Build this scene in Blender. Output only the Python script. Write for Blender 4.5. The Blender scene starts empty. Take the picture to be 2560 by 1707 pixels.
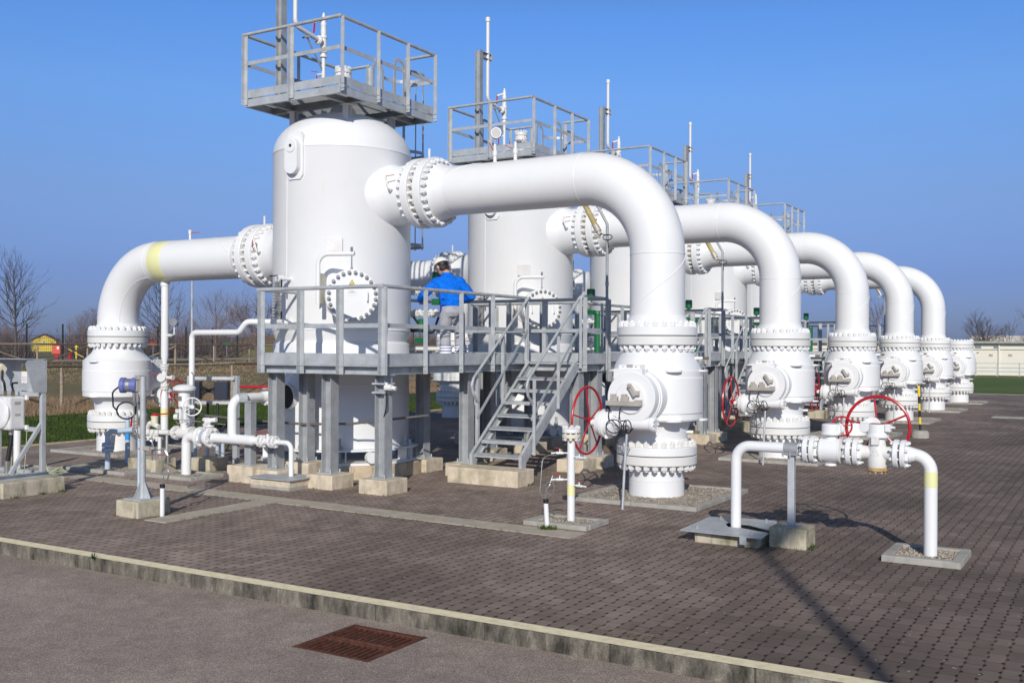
import bpy, bmesh, math, random
from mathutils import Vector as V, Matrix as M, Euler
random.seed(7)
PI=math.pi; R=math.radians
scn=bpy.context.scene; COL=scn.collection
def cs(a): return math.cos(a),math.sin(a)
# ------------------------------------------------------------------ materials
def newmat(name):
    m=bpy.data.materials.new(name); m.use_nodes=True; nt=m.node_tree
    return m,nt,nt.nodes['Principled BSDF']
def node(nt,t,**k):
    n=nt.nodes.new(t)
    for a,b in k.items():
        if a in n.inputs.keys(): n.inputs[a].default_value=b
        else: setattr(n,a,b)
    return n
def lk(nt,a,b): nt.links.new(a,b)
def ramp(nt,fac,stops):
    r=nt.nodes.new('ShaderNodeValToRGB'); e=r.color_ramp.elements
    while len(e)<len(stops): e.new(.5)
    for el,(p,c) in zip(e,stops):
        el.position=p; el.color=(c[0],c[1],c[2],1) if hasattr(c,'__len__') else (c,c,c,1)
    lk(nt,fac,r.inputs['Fac']); return r.outputs['Color']
def noise(nt,scale,detail=4,vec=None,rough=.55,w=None):
    n=node(nt,'ShaderNodeTexNoise',Scale=scale,Detail=detail,Roughness=rough)
    if vec is not None: lk(nt,vec,n.inputs['Vector'])
    return n.outputs['Fac']
def mix(nt,fac,a,b,mode='MIX'):
    n=nt.nodes.new('ShaderNodeMix'); n.data_type='RGBA'; n.blend_type=mode
    for i,v in ((0,fac),(6,a),(7,b)):
        s=n.inputs[i]
        if hasattr(v,'is_linked') or hasattr(v,'links'): lk(nt,v,s)
        elif i==0: s.default_value=v
        else: s.default_value=(v[0],v[1],v[2],1)
    return n.outputs[2]
def mth(nt,op,a,b=None,c=None):
    n=nt.nodes.new('ShaderNodeMath'); n.operation=op
    for i,v in enumerate((a,b,c)):
        if v is None: continue
        if hasattr(v,'links'): lk(nt,v,n.inputs[i])
        else: n.inputs[i].default_value=v
    return n.outputs[0]
def bump(nt,bs,h,strength=.3,dist=.01):
    b=node(nt,'ShaderNodeBump',Strength=strength,Distance=dist); lk(nt,h,b.inputs['Height']); lk(nt,b.outputs[0],bs.inputs['Normal'])
def geo(nt): return nt.nodes.new('ShaderNodeNewGeometry').outputs['Position']
def simple(name,col,rough=.45,metal=0,var=.12,scale=6,bmp=0,spec=.5):
    m,nt,b=newmat(name); g=geo(nt)
    f=noise(nt,scale,5,g)
    c2=tuple(x*(1-var) for x in col); c1=tuple(min(1,x*(1+var*.5)) for x in col)
    lk(nt,ramp(nt,f,[(.3,c2),(.7,c1)]),b.inputs['Base Color'])
    b.inputs['Roughness'].default_value=rough; b.inputs['Metallic'].default_value=metal
    b.inputs['Specular IOR Level'].default_value=spec
    if bmp: bump(nt,b,noise(nt,scale*8,3,g),bmp)
    return m
def paint(name,col,stain=(.62,.53,.38),amt=.5,rough=.38):
    # weathered gloss paint: faint mottling, run-off streaks and a few stained spots
    m,nt,b=newmat(name); g=geo(nt)
    mp=node(nt,'ShaderNodeMapping'); mp.inputs['Scale'].default_value=(7,7,.7); lk(nt,g,mp.inputs['Vector'])
    st=noise(nt,1.6,6,mp.outputs[0],.6); bl=noise(nt,1.3,4,g)
    a=ramp(nt,st,[(.56,0),(.80,amt)]); k=ramp(nt,bl,[(.45,0),(.75,1)])
    f=mth(nt,'MULTIPLY',a,k)
    c=mix(nt,ramp(nt,noise(nt,3.5,5,g),[(.3,0),(.75,.5)]),col,tuple(x*.94 for x in col))
    c=mix(nt,f,c,stain)
    lk(nt,c,b.inputs['Base Color'])
    lk(nt,ramp(nt,noise(nt,9,4,g),[(.3,rough-.06),(.7,rough+.1)]),b.inputs['Roughness'])
    bump(nt,b,noise(nt,26,3,g),.05,.004)
    return m
def concrete(name,col,moss=.5,scale=3.,dark=.5):
    m,nt,b=newmat(name); g=geo(nt)
    mp=node(nt,'ShaderNodeMapping'); mp.inputs['Scale'].default_value=(5,5,1.1); lk(nt,g,mp.inputs['Vector'])
    f=noise(nt,scale*2,7,g,.65)
    c=ramp(nt,f,[(.25,tuple(x*.72 for x in col)),(.5,col),(.78,tuple(min(1,x*1.18) for x in col))])
    s=ramp(nt,noise(nt,1.5,6,mp.outputs[0],.6),[(.5,0),(.74,dark)])
    c=mix(nt,s,c,(.07,.062,.045))
    mo=ramp(nt,noise(nt,2.3,6,g,.7),[(.48,0),(.68,moss)])
    c=mix(nt,mo,c,(.13,.125,.035))
    lk(nt,c,b.inputs['Base Color']); b.inputs['Roughness'].default_value=.9
    bump(nt,b,noise(nt,60,6,g,.7),.35,.01)
    return m
def galv(name,base=.42):
    m,nt,b=newmat(name); g=geo(nt)
    v=node(nt,'ShaderNodeTexVoronoi',Scale=95.); lk(nt,g,v.inputs['Vector'])
    sp=ramp(nt,v.outputs['Color'],[(.1,.92),(.9,1.05)])
    big=ramp(nt,noise(nt,5,6,g,.65),[(.3,(base*.72,base*.76,base*.78)),(.7,(base*1.05,base*1.09,base*1.12))])
    c=mix(nt,1.0,big,sp,'MULTIPLY')
    lk(nt,c,b.inputs['Base Color']); b.inputs['Metallic'].default_value=.2
    lk(nt,ramp(nt,noise(nt,11,4,g),[(.3,.42),(.7,.6)]),b.inputs['Roughness'])
    return m
WHITE=paint('white_paint',(.82,.82,.815),amt=.26)
WHITE2=paint('aged_white_paint',(.76,.75,.72),amt=.7)
CREAM=paint('ivory_paint',(.74,.68,.53),amt=.6)
YELLOW=paint('pale_yellow_paint',(.83,.81,.42),amt=.2)
RED=simple('red_paint',(.50,.012,.022),.3,0,.2)
GREEN=simple('green_paint',(.006,.14,.045),.4,0,.25)
BLUEP=simple('violet_blue_paint',(.14,.17,.42),.35)
LBLUE=paint('pale_blue_paint',(.47,.56,.67),amt=.5)
GALV=galv('galvanised_steel',.53); GALVD=galv('weathered_steel',.42)
STEEL=simple('stainless_steel',(.52,.50,.47),.3,.7,.2)
TAUPE=simple('taupe_enamel',(.50,.46,.40),.45,.2,.2)
BLACK=simple('black_rubber',(.012,.012,.013),.5)
DARK=simple('dark_gap',(.02,.02,.022),.8)
NAVY=simple('navy_box',(.012,.018,.04),.45)
BRASS=simple('brass',(.25,.19,.10),.35,.6,.3)
RUST=simple('rusty_iron',(.13,.042,.022),.85,.1,.55,22,.5)
CONC=concrete('concrete',(.66,.56,.42),.45,dark=.38); CONCS=concrete('stained_plinth',(.62,.50,.36),.3,2.2,.8); CONCM=concrete('mossy_concrete',(.54,.48,.36),.8,dark=.8)
CONCG=concrete('grey_concrete',(.40,.38,.34),.2,dark=.3)
STRIP=concrete('strip_concrete',(.47,.41,.33),.12,dark=.12)
WOOD=simple('weathered_wood',(.40,.31,.22),.85,0,.5,14,.4)
WOODD=simple('dark_wood',(.16,.11,.07),.85,0,.5,14,.4)
BARK=simple('bark',(.085,.066,.055),.9,0,.4,5)
BARKP=simple('pale_bark',(.17,.115,.095),.9,0,.3,5)
MESHF=simple('dark_fence_paint',(.018,.02,.018),.6)
SKIN=simple('skin',(.56,.31,.23),.5,0,.1,20)
HAIR=simple('dark_hair',(.022,.014,.010),.55,0,.4,60,.4)
FLEECE=simple('blue_fleece',(.004,.16,.74),.95,0,.3,14,.8,.1)
TROU=simple('grey_twill',(.40,.40,.425),.9,0,.22,12,.3,.2)
ROYAL=simple('royal_blue_cloth',(.03,.03,.33),.9,0,.15)
REFL=simple('white_reflective_cloth',(.82,.82,.80),.5)
HELM=simple('white_helmet',(.84,.82,.77),.3)
BEIGE=paint('beige_panel',(.80,.74,.62),amt=.3,rough=.6)
ORANGE=simple('orange_red_box',(.62,.10,.05),.45,0,.15)
HUT=simple('yellow_render',(.72,.54,.06),.85,0,.15)
TILE=simple('brown_tile',(.12,.05,.04),.8,0,.3)
GLASS=simple('dark_glass',(.25,.28,.31),.1)
SIGNW=simple('sign_white',(.82,.81,.80),.5,0,.04); SIGNY=simple('sign_yellow',(.86,.62,.04),.5,0,.05); INK=simple('sign_ink',(.02,.02,.02),.6,0,.05)
INKG=simple('faded_ink',(.45,.36,.36),.6,0,.05)
def m_paver():
    m,nt,b=newmat('interlocking_pavers'); g=geo(nt)
    sx=nt.nodes.new('ShaderNodeSeparateXYZ'); lk(nt,g,sx.inputs[0]); X,Y=sx.outputs[0],sx.outputs[1]
    L,Wd=.21,.112
    # columns run along Y; their edges step left and right every half stone
    tri=mth(nt,'PINGPONG',Y,L/2); tri=mth(nt,'SUBTRACT',tri,L/4)
    Xz=mth(nt,'ADD',X,mth(nt,'MULTIPLY',tri,.13))
    col=mth(nt,'FLOOR',mth(nt,'DIVIDE',Xz,Wd)); odd=mth(nt,'MULTIPLY',mth(nt,'PINGPONG',col,1),L/2)
    Ys=mth(nt,'ADD',mth(nt,'ADD',Y,odd),mth(nt,'MULTIPLY',mth(nt,'PINGPONG',mth(nt,'ADD',Xz,Wd/2),Wd),.12))
    wob=mth(nt,'MULTIPLY',mth(nt,'SUBTRACT',noise(nt,9,2,g),.5),.022)
    fx=mth(nt,'PINGPONG',mth(nt,'ADD',Xz,wob),Wd/2)              # 0 at column edges
    fy=mth(nt,'PINGPONG',mth(nt,'ADD',Ys,wob),L/2)
    fh=mth(nt,'PINGPONG',Y,L/4)                                # T-junctions every half stone
    ex=ramp(nt,fx,[(0,1),(.007,0)]); ey=ramp(nt,fy,[(0,1),(.0065,0)])
    dd=mth(nt,'POWER',mth(nt,'ADD',mth(nt,'POWER',fx,2.),mth(nt,'POWER',mth(nt,'MULTIPLY',fh,.42),2.)),.5)
    dot=ramp(nt,dd,[(.0085,1),(.0125,0)])
    jv=ramp(nt,noise(nt,1.1,4,g),[(.3,.65),(.7,1)])
    jo=mth(nt,'MAXIMUM',mth(nt,'MULTIPLY',mth(nt,'MAXIMUM',mth(nt,'MULTIPLY',ex,.45),mth(nt,'MULTIPLY',ey,.75)),jv),dot)
    cell=nt.nodes.new('ShaderNodeCombineXYZ'); lk(nt,col,cell.inputs[0]); lk(nt,mth(nt,'FLOOR',mth(nt,'DIVIDE',Ys,L)),cell.inputs[1])
    wn=nt.nodes.new('ShaderNodeTexWhiteNoise'); lk(nt,cell.outputs[0],wn.inputs['Vector'])
    fine=noise(nt,140,4,g,.7); mid=noise(nt,1.7,6,g,.6); big=noise(nt,.32,5,g,.6)
    base=ramp(nt,wn.outputs['Value'],[(0,(.215,.162,.134)),(1,(.300,.230,.194))])
    base=mix(nt,1,base,ramp(nt,fine,[(.25,.75),(.75,1.25)]),'MULTIPLY')
    base=mix(nt,1,base,ramp(nt,mid,[(.3,.80),(.65,1.06)]),'MULTIPLY')
    base=mix(nt,1,base,ramp(nt,big,[(.36,.62),(.6,1.05)]),'MULTIPLY')
    xtone=ramp(nt,mth(nt,'ADD',mth(nt,'MULTIPLY',X,-.085),mth(nt,'MULTIPLY',mth(nt,'SUBTRACT',noise(nt,.45,5,g,.6),.5),.9)),[(.22,.88),(.62,1.38)])   # paler stone colour towards the left, broken up by noise
    base=mix(nt,1,base,xtone,'MULTIPLY')
    mossm=ramp(nt,noise(nt,.9,6,g,.7),[(.46,(.012,.008,.005)),(.60,(.055,.048,.006))])
    c=mix(nt,jo,base,mossm)
    patch=mth(nt,'MULTIPLY',ramp(nt,noise(nt,.55,6,g,.75),[(.565,0),(.67,1)]),ramp(nt,noise(nt,24,3,g,.7),[(.48,0),(.60,.85)]))
    c=mix(nt,patch,c,(.075,.072,.016))
    pv=node(nt,'ShaderNodeTexVoronoi',Scale=13.); lk(nt,g,pv.inputs['Vector'])
    pick=nt.nodes.new('ShaderNodeSeparateColor'); lk(nt,pv.outputs['Color'],pick.inputs[0])
    crumb=mth(nt,'MULTIPLY',mth(nt,'LESS_THAN',pv.outputs['Distance'],.10),mth(nt,'GREATER_THAN',pick.outputs[0],.80))
    c=mix(nt,crumb,c,(.55,.52,.47))
    lk(nt,c,b.inputs['Base Color']); b.inputs['Roughness'].default_value=.88; b.inputs['Specular IOR Level'].default_value=.3
    h=mth(nt,'ADD',mth(nt,'MULTIPLY',jo,-1.),mth(nt,'MULTIPLY',fine,.18)); bump(nt,b,h,.55,.012)
    return m
def m_asphalt():
    m,nt,b=newmat('asphalt'); g=geo(nt)
    v=node(nt,'ShaderNodeTexVoronoi',Scale=210.); lk(nt,g,v.inputs['Vector'])
    sp=ramp(nt,v.outputs['Color'],[(.05,(.16,.125,.106)),(.55,(.43,.345,.292)),(.97,(.80,.67,.58))])
    big=noise(nt,.8,6,g,.65); mid=noise(nt,6,4,g)
    c=mix(nt,1,sp,ramp(nt,big,[(.3,.76),(.68,1.12)]),'MULTIPLY'); c=mix(nt,1,c,ramp(nt,mid,[(.3,.86),(.7,1.08)]),'MULTIPLY')
    lk(nt,c,b.inputs['Base Color']); b.inputs['Roughness'].default_value=.92; b.inputs['Specular IOR Level'].default_value=.25
    bump(nt,b,v.outputs['Distance'],.8,.006); return m
def m_kerb():
    m,nt,b=newmat('stained_kerb'); g=geo(nt)
    mp=node(nt,'ShaderNodeMapping'); mp.inputs['Scale'].default_value=(7,7,2.2); lk(nt,g,mp.inputs['Vector'])
    s=mth(nt,'ADD',mth(nt,'MULTIPLY',noise(nt,1.,8,mp.outputs[0],.75),.65),mth(nt,'MULTIPLY',noise(nt,1.4,6,g,.7),.35))
    c=ramp(nt,s,[(.40,(.03,.027,.02)),(.50,(.13,.115,.09)),(.62,(.30,.27,.215))])
    c=mix(nt,1,c,ramp(nt,noise(nt,80,4,g),[(.3,.75),(.7,1.2)]),'MULTIPLY')
    lk(nt,c,b.inputs['Base Color']); b.inputs['Roughness'].default_value=.9; bump(nt,b,noise(nt,90,4,g),.4,.008); return m
def m_gravel():
    m,nt,b=newmat('fine_gravel'); g=geo(nt)
    v=node(nt,'ShaderNodeTexVoronoi',Scale=62.); lk(nt,g,v.inputs['Vector'])
    c=ramp(nt,v.outputs['Color'],[(0,(.25,.21,.16)),(.3,(.55,.46,.37)),(.7,(.70,.60,.50)),(1,(.85,.80,.74))])
    e=ramp(nt,v.outputs['Distance'],[(.4,1),(.9,.6)]); c=mix(nt,1,c,e,'MULTIPLY')
    mo=ramp(nt,noise(nt,2.6,6,g,.7),[(.54,0),(.68,.8)]); c=mix(nt,mo,c,(.07,.075,.018))
    lk(nt,c,b.inputs['Base Color']); b.inputs['Roughness'].default_value=.9
    bump(nt,b,mth(nt,'MULTIPLY',v.outputs['Distance'],-1.),1,.03); return m
def m_grass(name,a,c_,d,s=1.2):
    m,nt,b=newmat(name); g=geo(nt)
    c=ramp(nt,noise(nt,s,7,g,.7),[(.3,a),(.5,c_),(.72,d)]); c=mix(nt,1,c,ramp(nt,noise(nt,45,3,g),[(.3,.6),(.7,1.25)]),'MULTIPLY')
    lk(nt,c,b.inputs['Base Color']); b.inputs['Roughness'].default_value=.9; b.inputs['Specular IOR Level'].default_value=.15
    bump(nt,b,noise(nt,70,3,g),.8,.03); return m
PAVER=m_paver(); ASPH=m_asphalt(); KERB=m_kerb(); GRAVEL=m_gravel()
LAWN=m_grass('lawn',(.04,.075,.012),(.055,.09,.016),(.12,.105,.03)); BLADE=m_grass('grass_blade',(.045,.082,.012),(.06,.105,.016),(.13,.125,.035))
DRY=m_grass('dry_field',(.30,.21,.13),(.22,.19,.08),(.12,.19,.045),.30); REED=m_grass('dry_reed',(.42,.29,.18),(.32,.22,.13),(.50,.37,.24),.9)
FIELD=m_grass('far_field',(.10,.155,.035),(.26,.20,.11),(.18,.165,.06),.22); SOIL=m_grass('bare_earth',(.22,.14,.08),(.26,.17,.10),(.16,.12,.06),.3)
# ------------------------------------------------------------------ mesh builder
class MB:
    def __init__(s): s.v=[]; s.f=[]
    def add(s,vs,fs):
        o=len(s.v); s.v+= [tuple(x) for x in vs]; s.f+=[tuple(i+o for i in f) for f in fs]; return s
    def box(s,c,d,rz=0,mat=None):
        x,y,z=d[0]/2,d[1]/2,d[2]/2
        vs=[V((a*x,b*y,e*z)) for a in(-1,1) for b in(-1,1) for e in(-1,1)]
        m=mat if mat else M.Rotation(rz,3,'Z')
        return s.add([m@v+V(c) for v in vs],[(0,1,3,2),(4,6,7,5),(0,4,5,1),(2,3,7,6),(0,2,6,4),(1,5,7,3)])
    def sweep(s,p0,p1,poly,up=(0,0,1)):
        p0,p1=V(p0),V(p1); t=(p1-p0).normalized(); u=V(up)
        if abs(t.dot(u))>.99: u=V((0,1,0))
        a=t.cross(u).normalized(); b=a.cross(t); n=len(poly)
        vs=[p0+a*x+b*y for x,y in poly]+[p1+a*x+b*y for x,y in poly]
        return s.add(vs,[(i,(i+1)%n,n+(i+1)%n,n+i) for i in range(n)]+[tuple(range(n-1,-1,-1)),tuple(range(n,2*n))])
    def bar(s,p0,p1,w,h,up=(0,0,1)):
        return s.sweep(p0,p1,[(-w/2,-h/2),(w/2,-h/2),(w/2,h/2),(-w/2,h/2)],up)
    def hbeam(s,p0,p1,w,h,tf=.012,tw=.009,up=(0,0,1)):
        W,H=w/2,h/2
        return s.sweep(p0,p1,[(-W,-H),(W,-H),(W,-H+tf),(tw/2,-H+tf),(tw/2,H-tf),(W,H-tf),(W,H),(-W,H),(-W,H-tf),(-tw/2,H-tf),(-tw/2,-H+tf),(-W,-H+tf)],up)
    def angle(s,p0,p1,w,h,t=.007,up=(0,0,1),sx=1,sy=1):
        poly=[(0,0),(w*sx,0),(w*sx,t*sy),(t*sx,t*sy),(t*sx,h*sy),(0,h*sy)]
        if sx*sy<0: poly=poly[::-1]
        return s.sweep(p0,p1,poly,up)
    def channel(s,p0,p1,w,h,t=.008,up=(0,0,1),sx=1):
        poly=[(0,-h/2),(w*sx,-h/2),(w*sx,-h/2+t),(t*sx,-h/2+t),(t*sx,h/2-t),(w*sx,h/2-t),(w*sx,h/2),(0,h/2)]
        if sx<0: poly=poly[::-1]
        return s.sweep(p0,p1,poly,up)
    def tube(s,path,r,n=12,cap=True):
        P=[V(p) for p in path]; m=len(P); rr=r if hasattr(r,'__len__') else [r]*m
        T=[]
        for i in range(m):
            a=P[max(i-1,0)]; b=P[min(i+1,m-1)]; T.append((b-a).normalized())
        u=V((0,0,1)) if abs(T[0].z)<.9 else V((1,0,0))
        u=(u-T[0]*u.dot(T[0])).normalized(); vs=[]; fs=[]
        for i in range(m):
            u=(u-T[i]*u.dot(T[i])).normalized(); w=T[i].cross(u)
            for k in range(n):
                c,q=cs(2*PI*k/n); vs.append(P[i]+(u*c+w*q)*rr[i])
        for i in range(m-1):
            for k in range(n): fs.append((i*n+k,i*n+(k+1)%n,(i+1)*n+(k+1)%n,(i+1)*n+k))
        if cap: fs+= [tuple(range(n-1,-1,-1)),tuple(range((m-1)*n,m*n))]
        return s.add(vs,fs)
    def cyl(s,p0,p1,r,n=24,r2=None): return s.tube([p0,p1],[r,r if r2 is None else r2],n)
    def lathe(s,prof,o=(0,0,0),ax=(0,0,1),n=48):
        ax=V(ax).normalized(); u=V((1,0,0)) if abs(ax.x)<.9 else V((0,1,0)); u=(u-ax*u.dot(ax)).normalized(); w=ax.cross(u); o=V(o)
        vs=[];fs=[];m=len(prof)
        for r,z in prof:
            for k in range(n):
                c,q=cs(2*PI*k/n); vs.append(o+ax*z+(u*c+w*q)*max(r,1e-4))
        for i in range(m-1):
            for k in range(n): fs.append((i*n+k,i*n+(k+1)%n,(i+1)*n+(k+1)%n,(i+1)*n+k))
        fs+= [tuple(range(n-1,-1,-1)),tuple(range((m-1)*n,m*n))]
        return s.add(vs,fs)
    def torus(s,o,ax,Rr,r,n=40,k=10):
        ax=V(ax).normalized(); u=V((0,0,1)) if abs(ax.z)<.9 else V((1,0,0)); u=(u-ax*u.dot(ax)).normalized(); w=ax.cross(u); o=V(o); vs=[];fs=[]
        for i in range(n):
            c,q=cs(2*PI*i/n); d=u*c+w*q
            for j in range(k):
                cc,qq=cs(2*PI*j/k); vs.append(o+d*(Rr+r*cc)+ax*r*qq)
        for i in range(n):
            for j in range(k): fs.append((i*k+j,((i+1)%n)*k+j,((i+1)%n)*k+(j+1)%k,i*k+(j+1)%k))
        return s.add(vs,fs)
    def bolts(s,o,ax,Rr,num,z0,z1,r,nut=0.,nutr=None,ph=0,sides=6,stud=None):
        """studs round an axis from z0 to z1 with hexagon nuts of height nut at both ends"""
        ax=V(ax).normalized(); u=V((0,0,1)) if abs(ax.z)<.9 else V((1,0,0)); u=(u-ax*u.dot(ax)).normalized(); w=ax.cross(u); o=V(o)
        for i in range(num):
            c,q=cs(2*PI*(i+ph)/num); p=o+(u*c+w*q)*Rr
            s.cyl(p+ax*z0,p+ax*z1,r,8)
            if nut:
                e=stud if stud is not None else .02
                s.cyl(p+ax*(z0+e),p+ax*(z0+e+nut),nutr,sides); s.cyl(p+ax*(z1-e-nut),p+ax*(z1-e),nutr,sides)
        return s
    def build(s,name,mat,parent=None,ang=35,bev=0):
        me=bpy.data.meshes.new(name); me.from_pydata(s.v,[],s.f); me.update()
        if ang:
            me.polygons.foreach_set('use_smooth',[True]*len(me.polygons)); me.set_sharp_from_angle(angle=R(ang))
        me.materials.append(mat)
        o=bpy.data.objects.new(name,me); COL.objects.link(o)
        if parent: o.parent=parent
        if bev:
            b=o.modifiers.new('edge','BEVEL'); b.width=bev; b.segments=2; b.limit_method='ANGLE'; b.angle_limit=R(40)
        return o
def fillet(pts,rad,seg=8):
    P=[V(p) for p in pts]; out=[P[0]]
    for i in range(1,len(P)-1):
        a=(P[i-1]-P[i]).normalized(); b=(P[i+1]-P[i]).normalized(); ang=a.angle(b); rd=rad if not hasattr(rad,'__len__') else rad[i-1]
        if ang>3.1 or rd<=0: out.append(P[i]); continue
        d=rd/math.tan(ang/2); c=P[i]+(a+b).normalized()*(rd/math.sin(ang/2))
        s0=P[i]+a*d-c; s1=P[i]+b*d-c; tot=s0.angle(s1)
        for k in range(seg+1):
            t=k/seg; out.append(c+(s0*math.sin((1-t)*tot)+s1*math.sin(t*tot))/math.sin(tot))
    out.append(P[-1]); return out
def tag(o,label,cat,group=None,kind=None):
    if label: o['label']=label
    if cat: o['category']=cat
    if group: o['group']=group
    if kind: o['kind']=kind
    return o
def thing(name,label,cat,loc=(0,0,0),rz=0,group=None):
    o=bpy.data.objects.new(name,None); COL.objects.link(o); o.location=loc; o.rotation_euler=(0,0,rz); o.empty_display_size=.2
    return tag(o,label,cat,group)
def dup(o,loc,rz=None,label=None):
    kids={}
    for c in bpy.data.objects:
        if c.parent: kids.setdefault(c.parent.name,[]).append(c)
    def rec(a,par):
        b=a.copy(); COL.objects.link(b)
        if par: b.parent=par
        for c in kids.get(a.name,[]): rec(c,b)
        return b
    b=rec(o,None); b.location=loc
    if rz is not None: b.rotation_euler=(0,0,rz)
    if label: b['label']=label
    return b
def struct(name,mb,mat,ang=0): return tag(mb.build(name,mat,None,ang),None,None,None,'structure')
def sheet(x0,y0,x1,y1,z): return MB().add([(x0,y0,z),(x1,y0,z),(x1,y1,z),(x0,y1,z)],[(0,1,2,3)])
ORD=['nearest','second','third','fourth','fifth','sixth']
DY=5.694; TX,TY=-10.942,12.912; VX=-5.453; LX=-16.43
# ------------------------------------------------------------------ setting
def terr(x,y):
    h=-.02
    if x<-25: h+= -.18*min(1,(-25-x)/3.)
    if x<-31: h+= .95*min(1,(-31-x)/22.)
    return h
g=MB(); xs=[-900,-400,-220,-140,-100,-80,-66,-60,-56,-53,-48,-42,-36,-31,-28,-25,-18.75]; ys=[-60,0,20,40,60,80,110,160,300,900]
for y in ys:
    for x in xs: g.v.append((x,y,terr(x,y)))
for j in range(len(ys)-1):
    for i in range(len(xs)-1): a=j*len(xs)+i; g.f.append((a,a+1,a+len(xs)+1,a+len(xs)))
struct('far_ground',g,FIELD)
g=sheet(-18.75,50.05,900,900,-.02); struct('right_lawn',g,m_grass('far_lawn',(.075,.15,.022),(.10,.17,.03),(.20,.17,.06),.12))
g=sheet(-18.6,6.46,40,50,0); struct('paving',g,PAVER)
g=MB(); X0,X1,Y0,Y1=-5.06,-4.38,5.45,6.13
for q in((-80,-40,60,Y0),(-80,Y1,60,6.30),(-80,Y0,X0,Y1),(X1,Y0,60,Y1)): g.add([(q[0],q[1],-.12),(q[2],q[1],-.12),(q[2],q[3],-.12),(q[0],q[3],-.12)],[(0,1,2,3)])
struct('asphalt_road',g,ASPH)
g=sheet(-26.0,6.46,-18.72,50,.02); struct('left_lawn',g,LAWN)
g=MB()
x=-40.
while x<20:
    g.box((x+.5,6.375,-.0725),(.996,.15,.149)); x+=1.0
struct('road_kerb',g,KERB).modifiers.new('edge','BEVEL').width=.012
g=sheet(-40,6.302,20,6.448,.006); struct('kerb_yellow_paint',g,concrete('kerb_paint',(.95,.82,.55),.0,6,.10))
g=MB(); g.box((-18.66,28.2,-.02),(.12,43.6,.09)); struct('lawn_edging',g,concrete('edging',(.55,.48,.27),.2))
g=MB(); g.box((10,50.05,-.02),(58,.1,.07)); struct('lawn_edging',g,CONCG)
# flush concrete strips across the paving
g=MB()
x=-14.6
while x<-5.6:
    t=(x+14.6)/9; g.box((x+.3,10.08-.33*t,.002),(.592,.36,.012),R(-2.2)); x+=.6
y=7.95
while y<9.75:
    g.box((-9.47,y+.3,.0025),(.36,.592,.013)); y+=.6
struct('drain_strip',g,STRIP)
# moss tufts along the strip edges and block feet
def tufts(name,spots,n,h,mat,label,cat,spread=.05):
    g=MB()
    for (x,y) in spots:
        for i in range(n):
            a=random.uniform(0,2*PI); r=random.uniform(0,spread); px,py=x+r*math.cos(a),y+r*math.sin(a)
            hh=h*random.uniform(.4,1); w=hh*.10; dx,dy=random.uniform(-.5,.5)*hh,random.uniform(-.5,.5)*hh; c,q=cs(random.uniform(0,PI))
            g.add([(px-w*c,py-w*q,0),(px+w*c,py+w*q,0),(px+dx,py+dy,hh)],[(0,1,2)])
    o=g.build(name,mat,None,0); tag(o,label,cat,None,'stuff'); return o
sp=[]
for i in range(260):
    x=random.uniform(-14,-5.6); t=(x+14.6)/9; sp.append((x,10.08-.33*t+random.choice((-.20,.20))))
for i in range(60): sp.append((-9.47+random.choice((-.2,.2)),random.uniform(8,9.7)))
tufts('moss',sp,5,.03,BLADE,'low moss and grass growing along the concrete strip joints','moss')
from mathutils import noise as mn
def blades(name,rects,n,h,mat,label,cat,zf,wf=.012,lean=.35,clump=0):
    g=MB(); tot=sum((a[2]-a[0])*(a[3]-a[1]) for a in rects)
    for a in rects:
        for i in range(int(n*(a[2]-a[0])*(a[3]-a[1])/tot)):
            x=random.uniform(a[0],a[2]); y=random.uniform(a[1],a[3]); z=zf(x,y); q0=mn.noise(V((x*.22,y*.22,3)))+.5*mn.noise(V((x*.9,y*.9,7)))
            if clump and q0<clump-.35: continue
            hh=h*random.uniform(.45,1.1)*(1 if not clump else max(.35,min(1.5,.8+q0))); w=wf*(.6+.8*random.random())
            c,q=cs(random.uniform(0,PI)); dx,dy=random.gauss(0,lean)*hh,random.gauss(0,lean)*hh
            g.add([(x-w*c,y-w*q,z),(x+w*c,y+w*q,z),(x+dx,y+dy,z+hh)],[(0,1,2)])
    return tag(g.build(name,mat,None,0),label,cat,None,'stuff')
blades('lawn_grass',[(-25.8,9,-18.75,30)],42000,.07,BLADE,'short green lawn grass beside the paving','grass',lambda x,y:.02)
blades('dry_reeds',[(-33,14,-25.8,44)],60000,.42,REED,'dry brown reeds and weeds in the ditch by the wooden fence','reeds',terr,.016,.35,.02)
blades('dry_reeds',[(-60,30,-36,75)],22000,.18,REED,'dry brown grass on the bank below the far road','reeds',terr,.022,.5,.3)
# far road and path strips
g=MB()
for i in range(2):
    pass
g=sheet(-62.5,10,-58.5,140,.965); struct('far_road',g,CONCG)
def mound(name,c,r,h,mat):
    g=MB(); n=36; vs=[]; rings=8
    for j in range(rings+1):
        t=j/rings
        for k in range(n):
            a=2*PI*k/n; w=1+.12*math.sin(3*a+j)+.06*math.sin(7*a)
            vs.append((c[0]+r*t*w*math.cos(a),c[1]+r*.8*t*w*math.sin(a),c[2]+h*(math.cos(PI*min(t,1))+1)/2))
    fs=[(j*n+k,j*n+(k+1)%n,(j+1)*n+(k+1)%n,(j+1)*n+k) for j in range(rings) for k in range(n)]
    g.add(vs,fs); struct(name,g,mat,60)
mound('earth_mound',(-78,84,.6),16,2.6,SOIL); mound('earth_mound',(-66,72,.7),9,1.7,DRY); 
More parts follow.
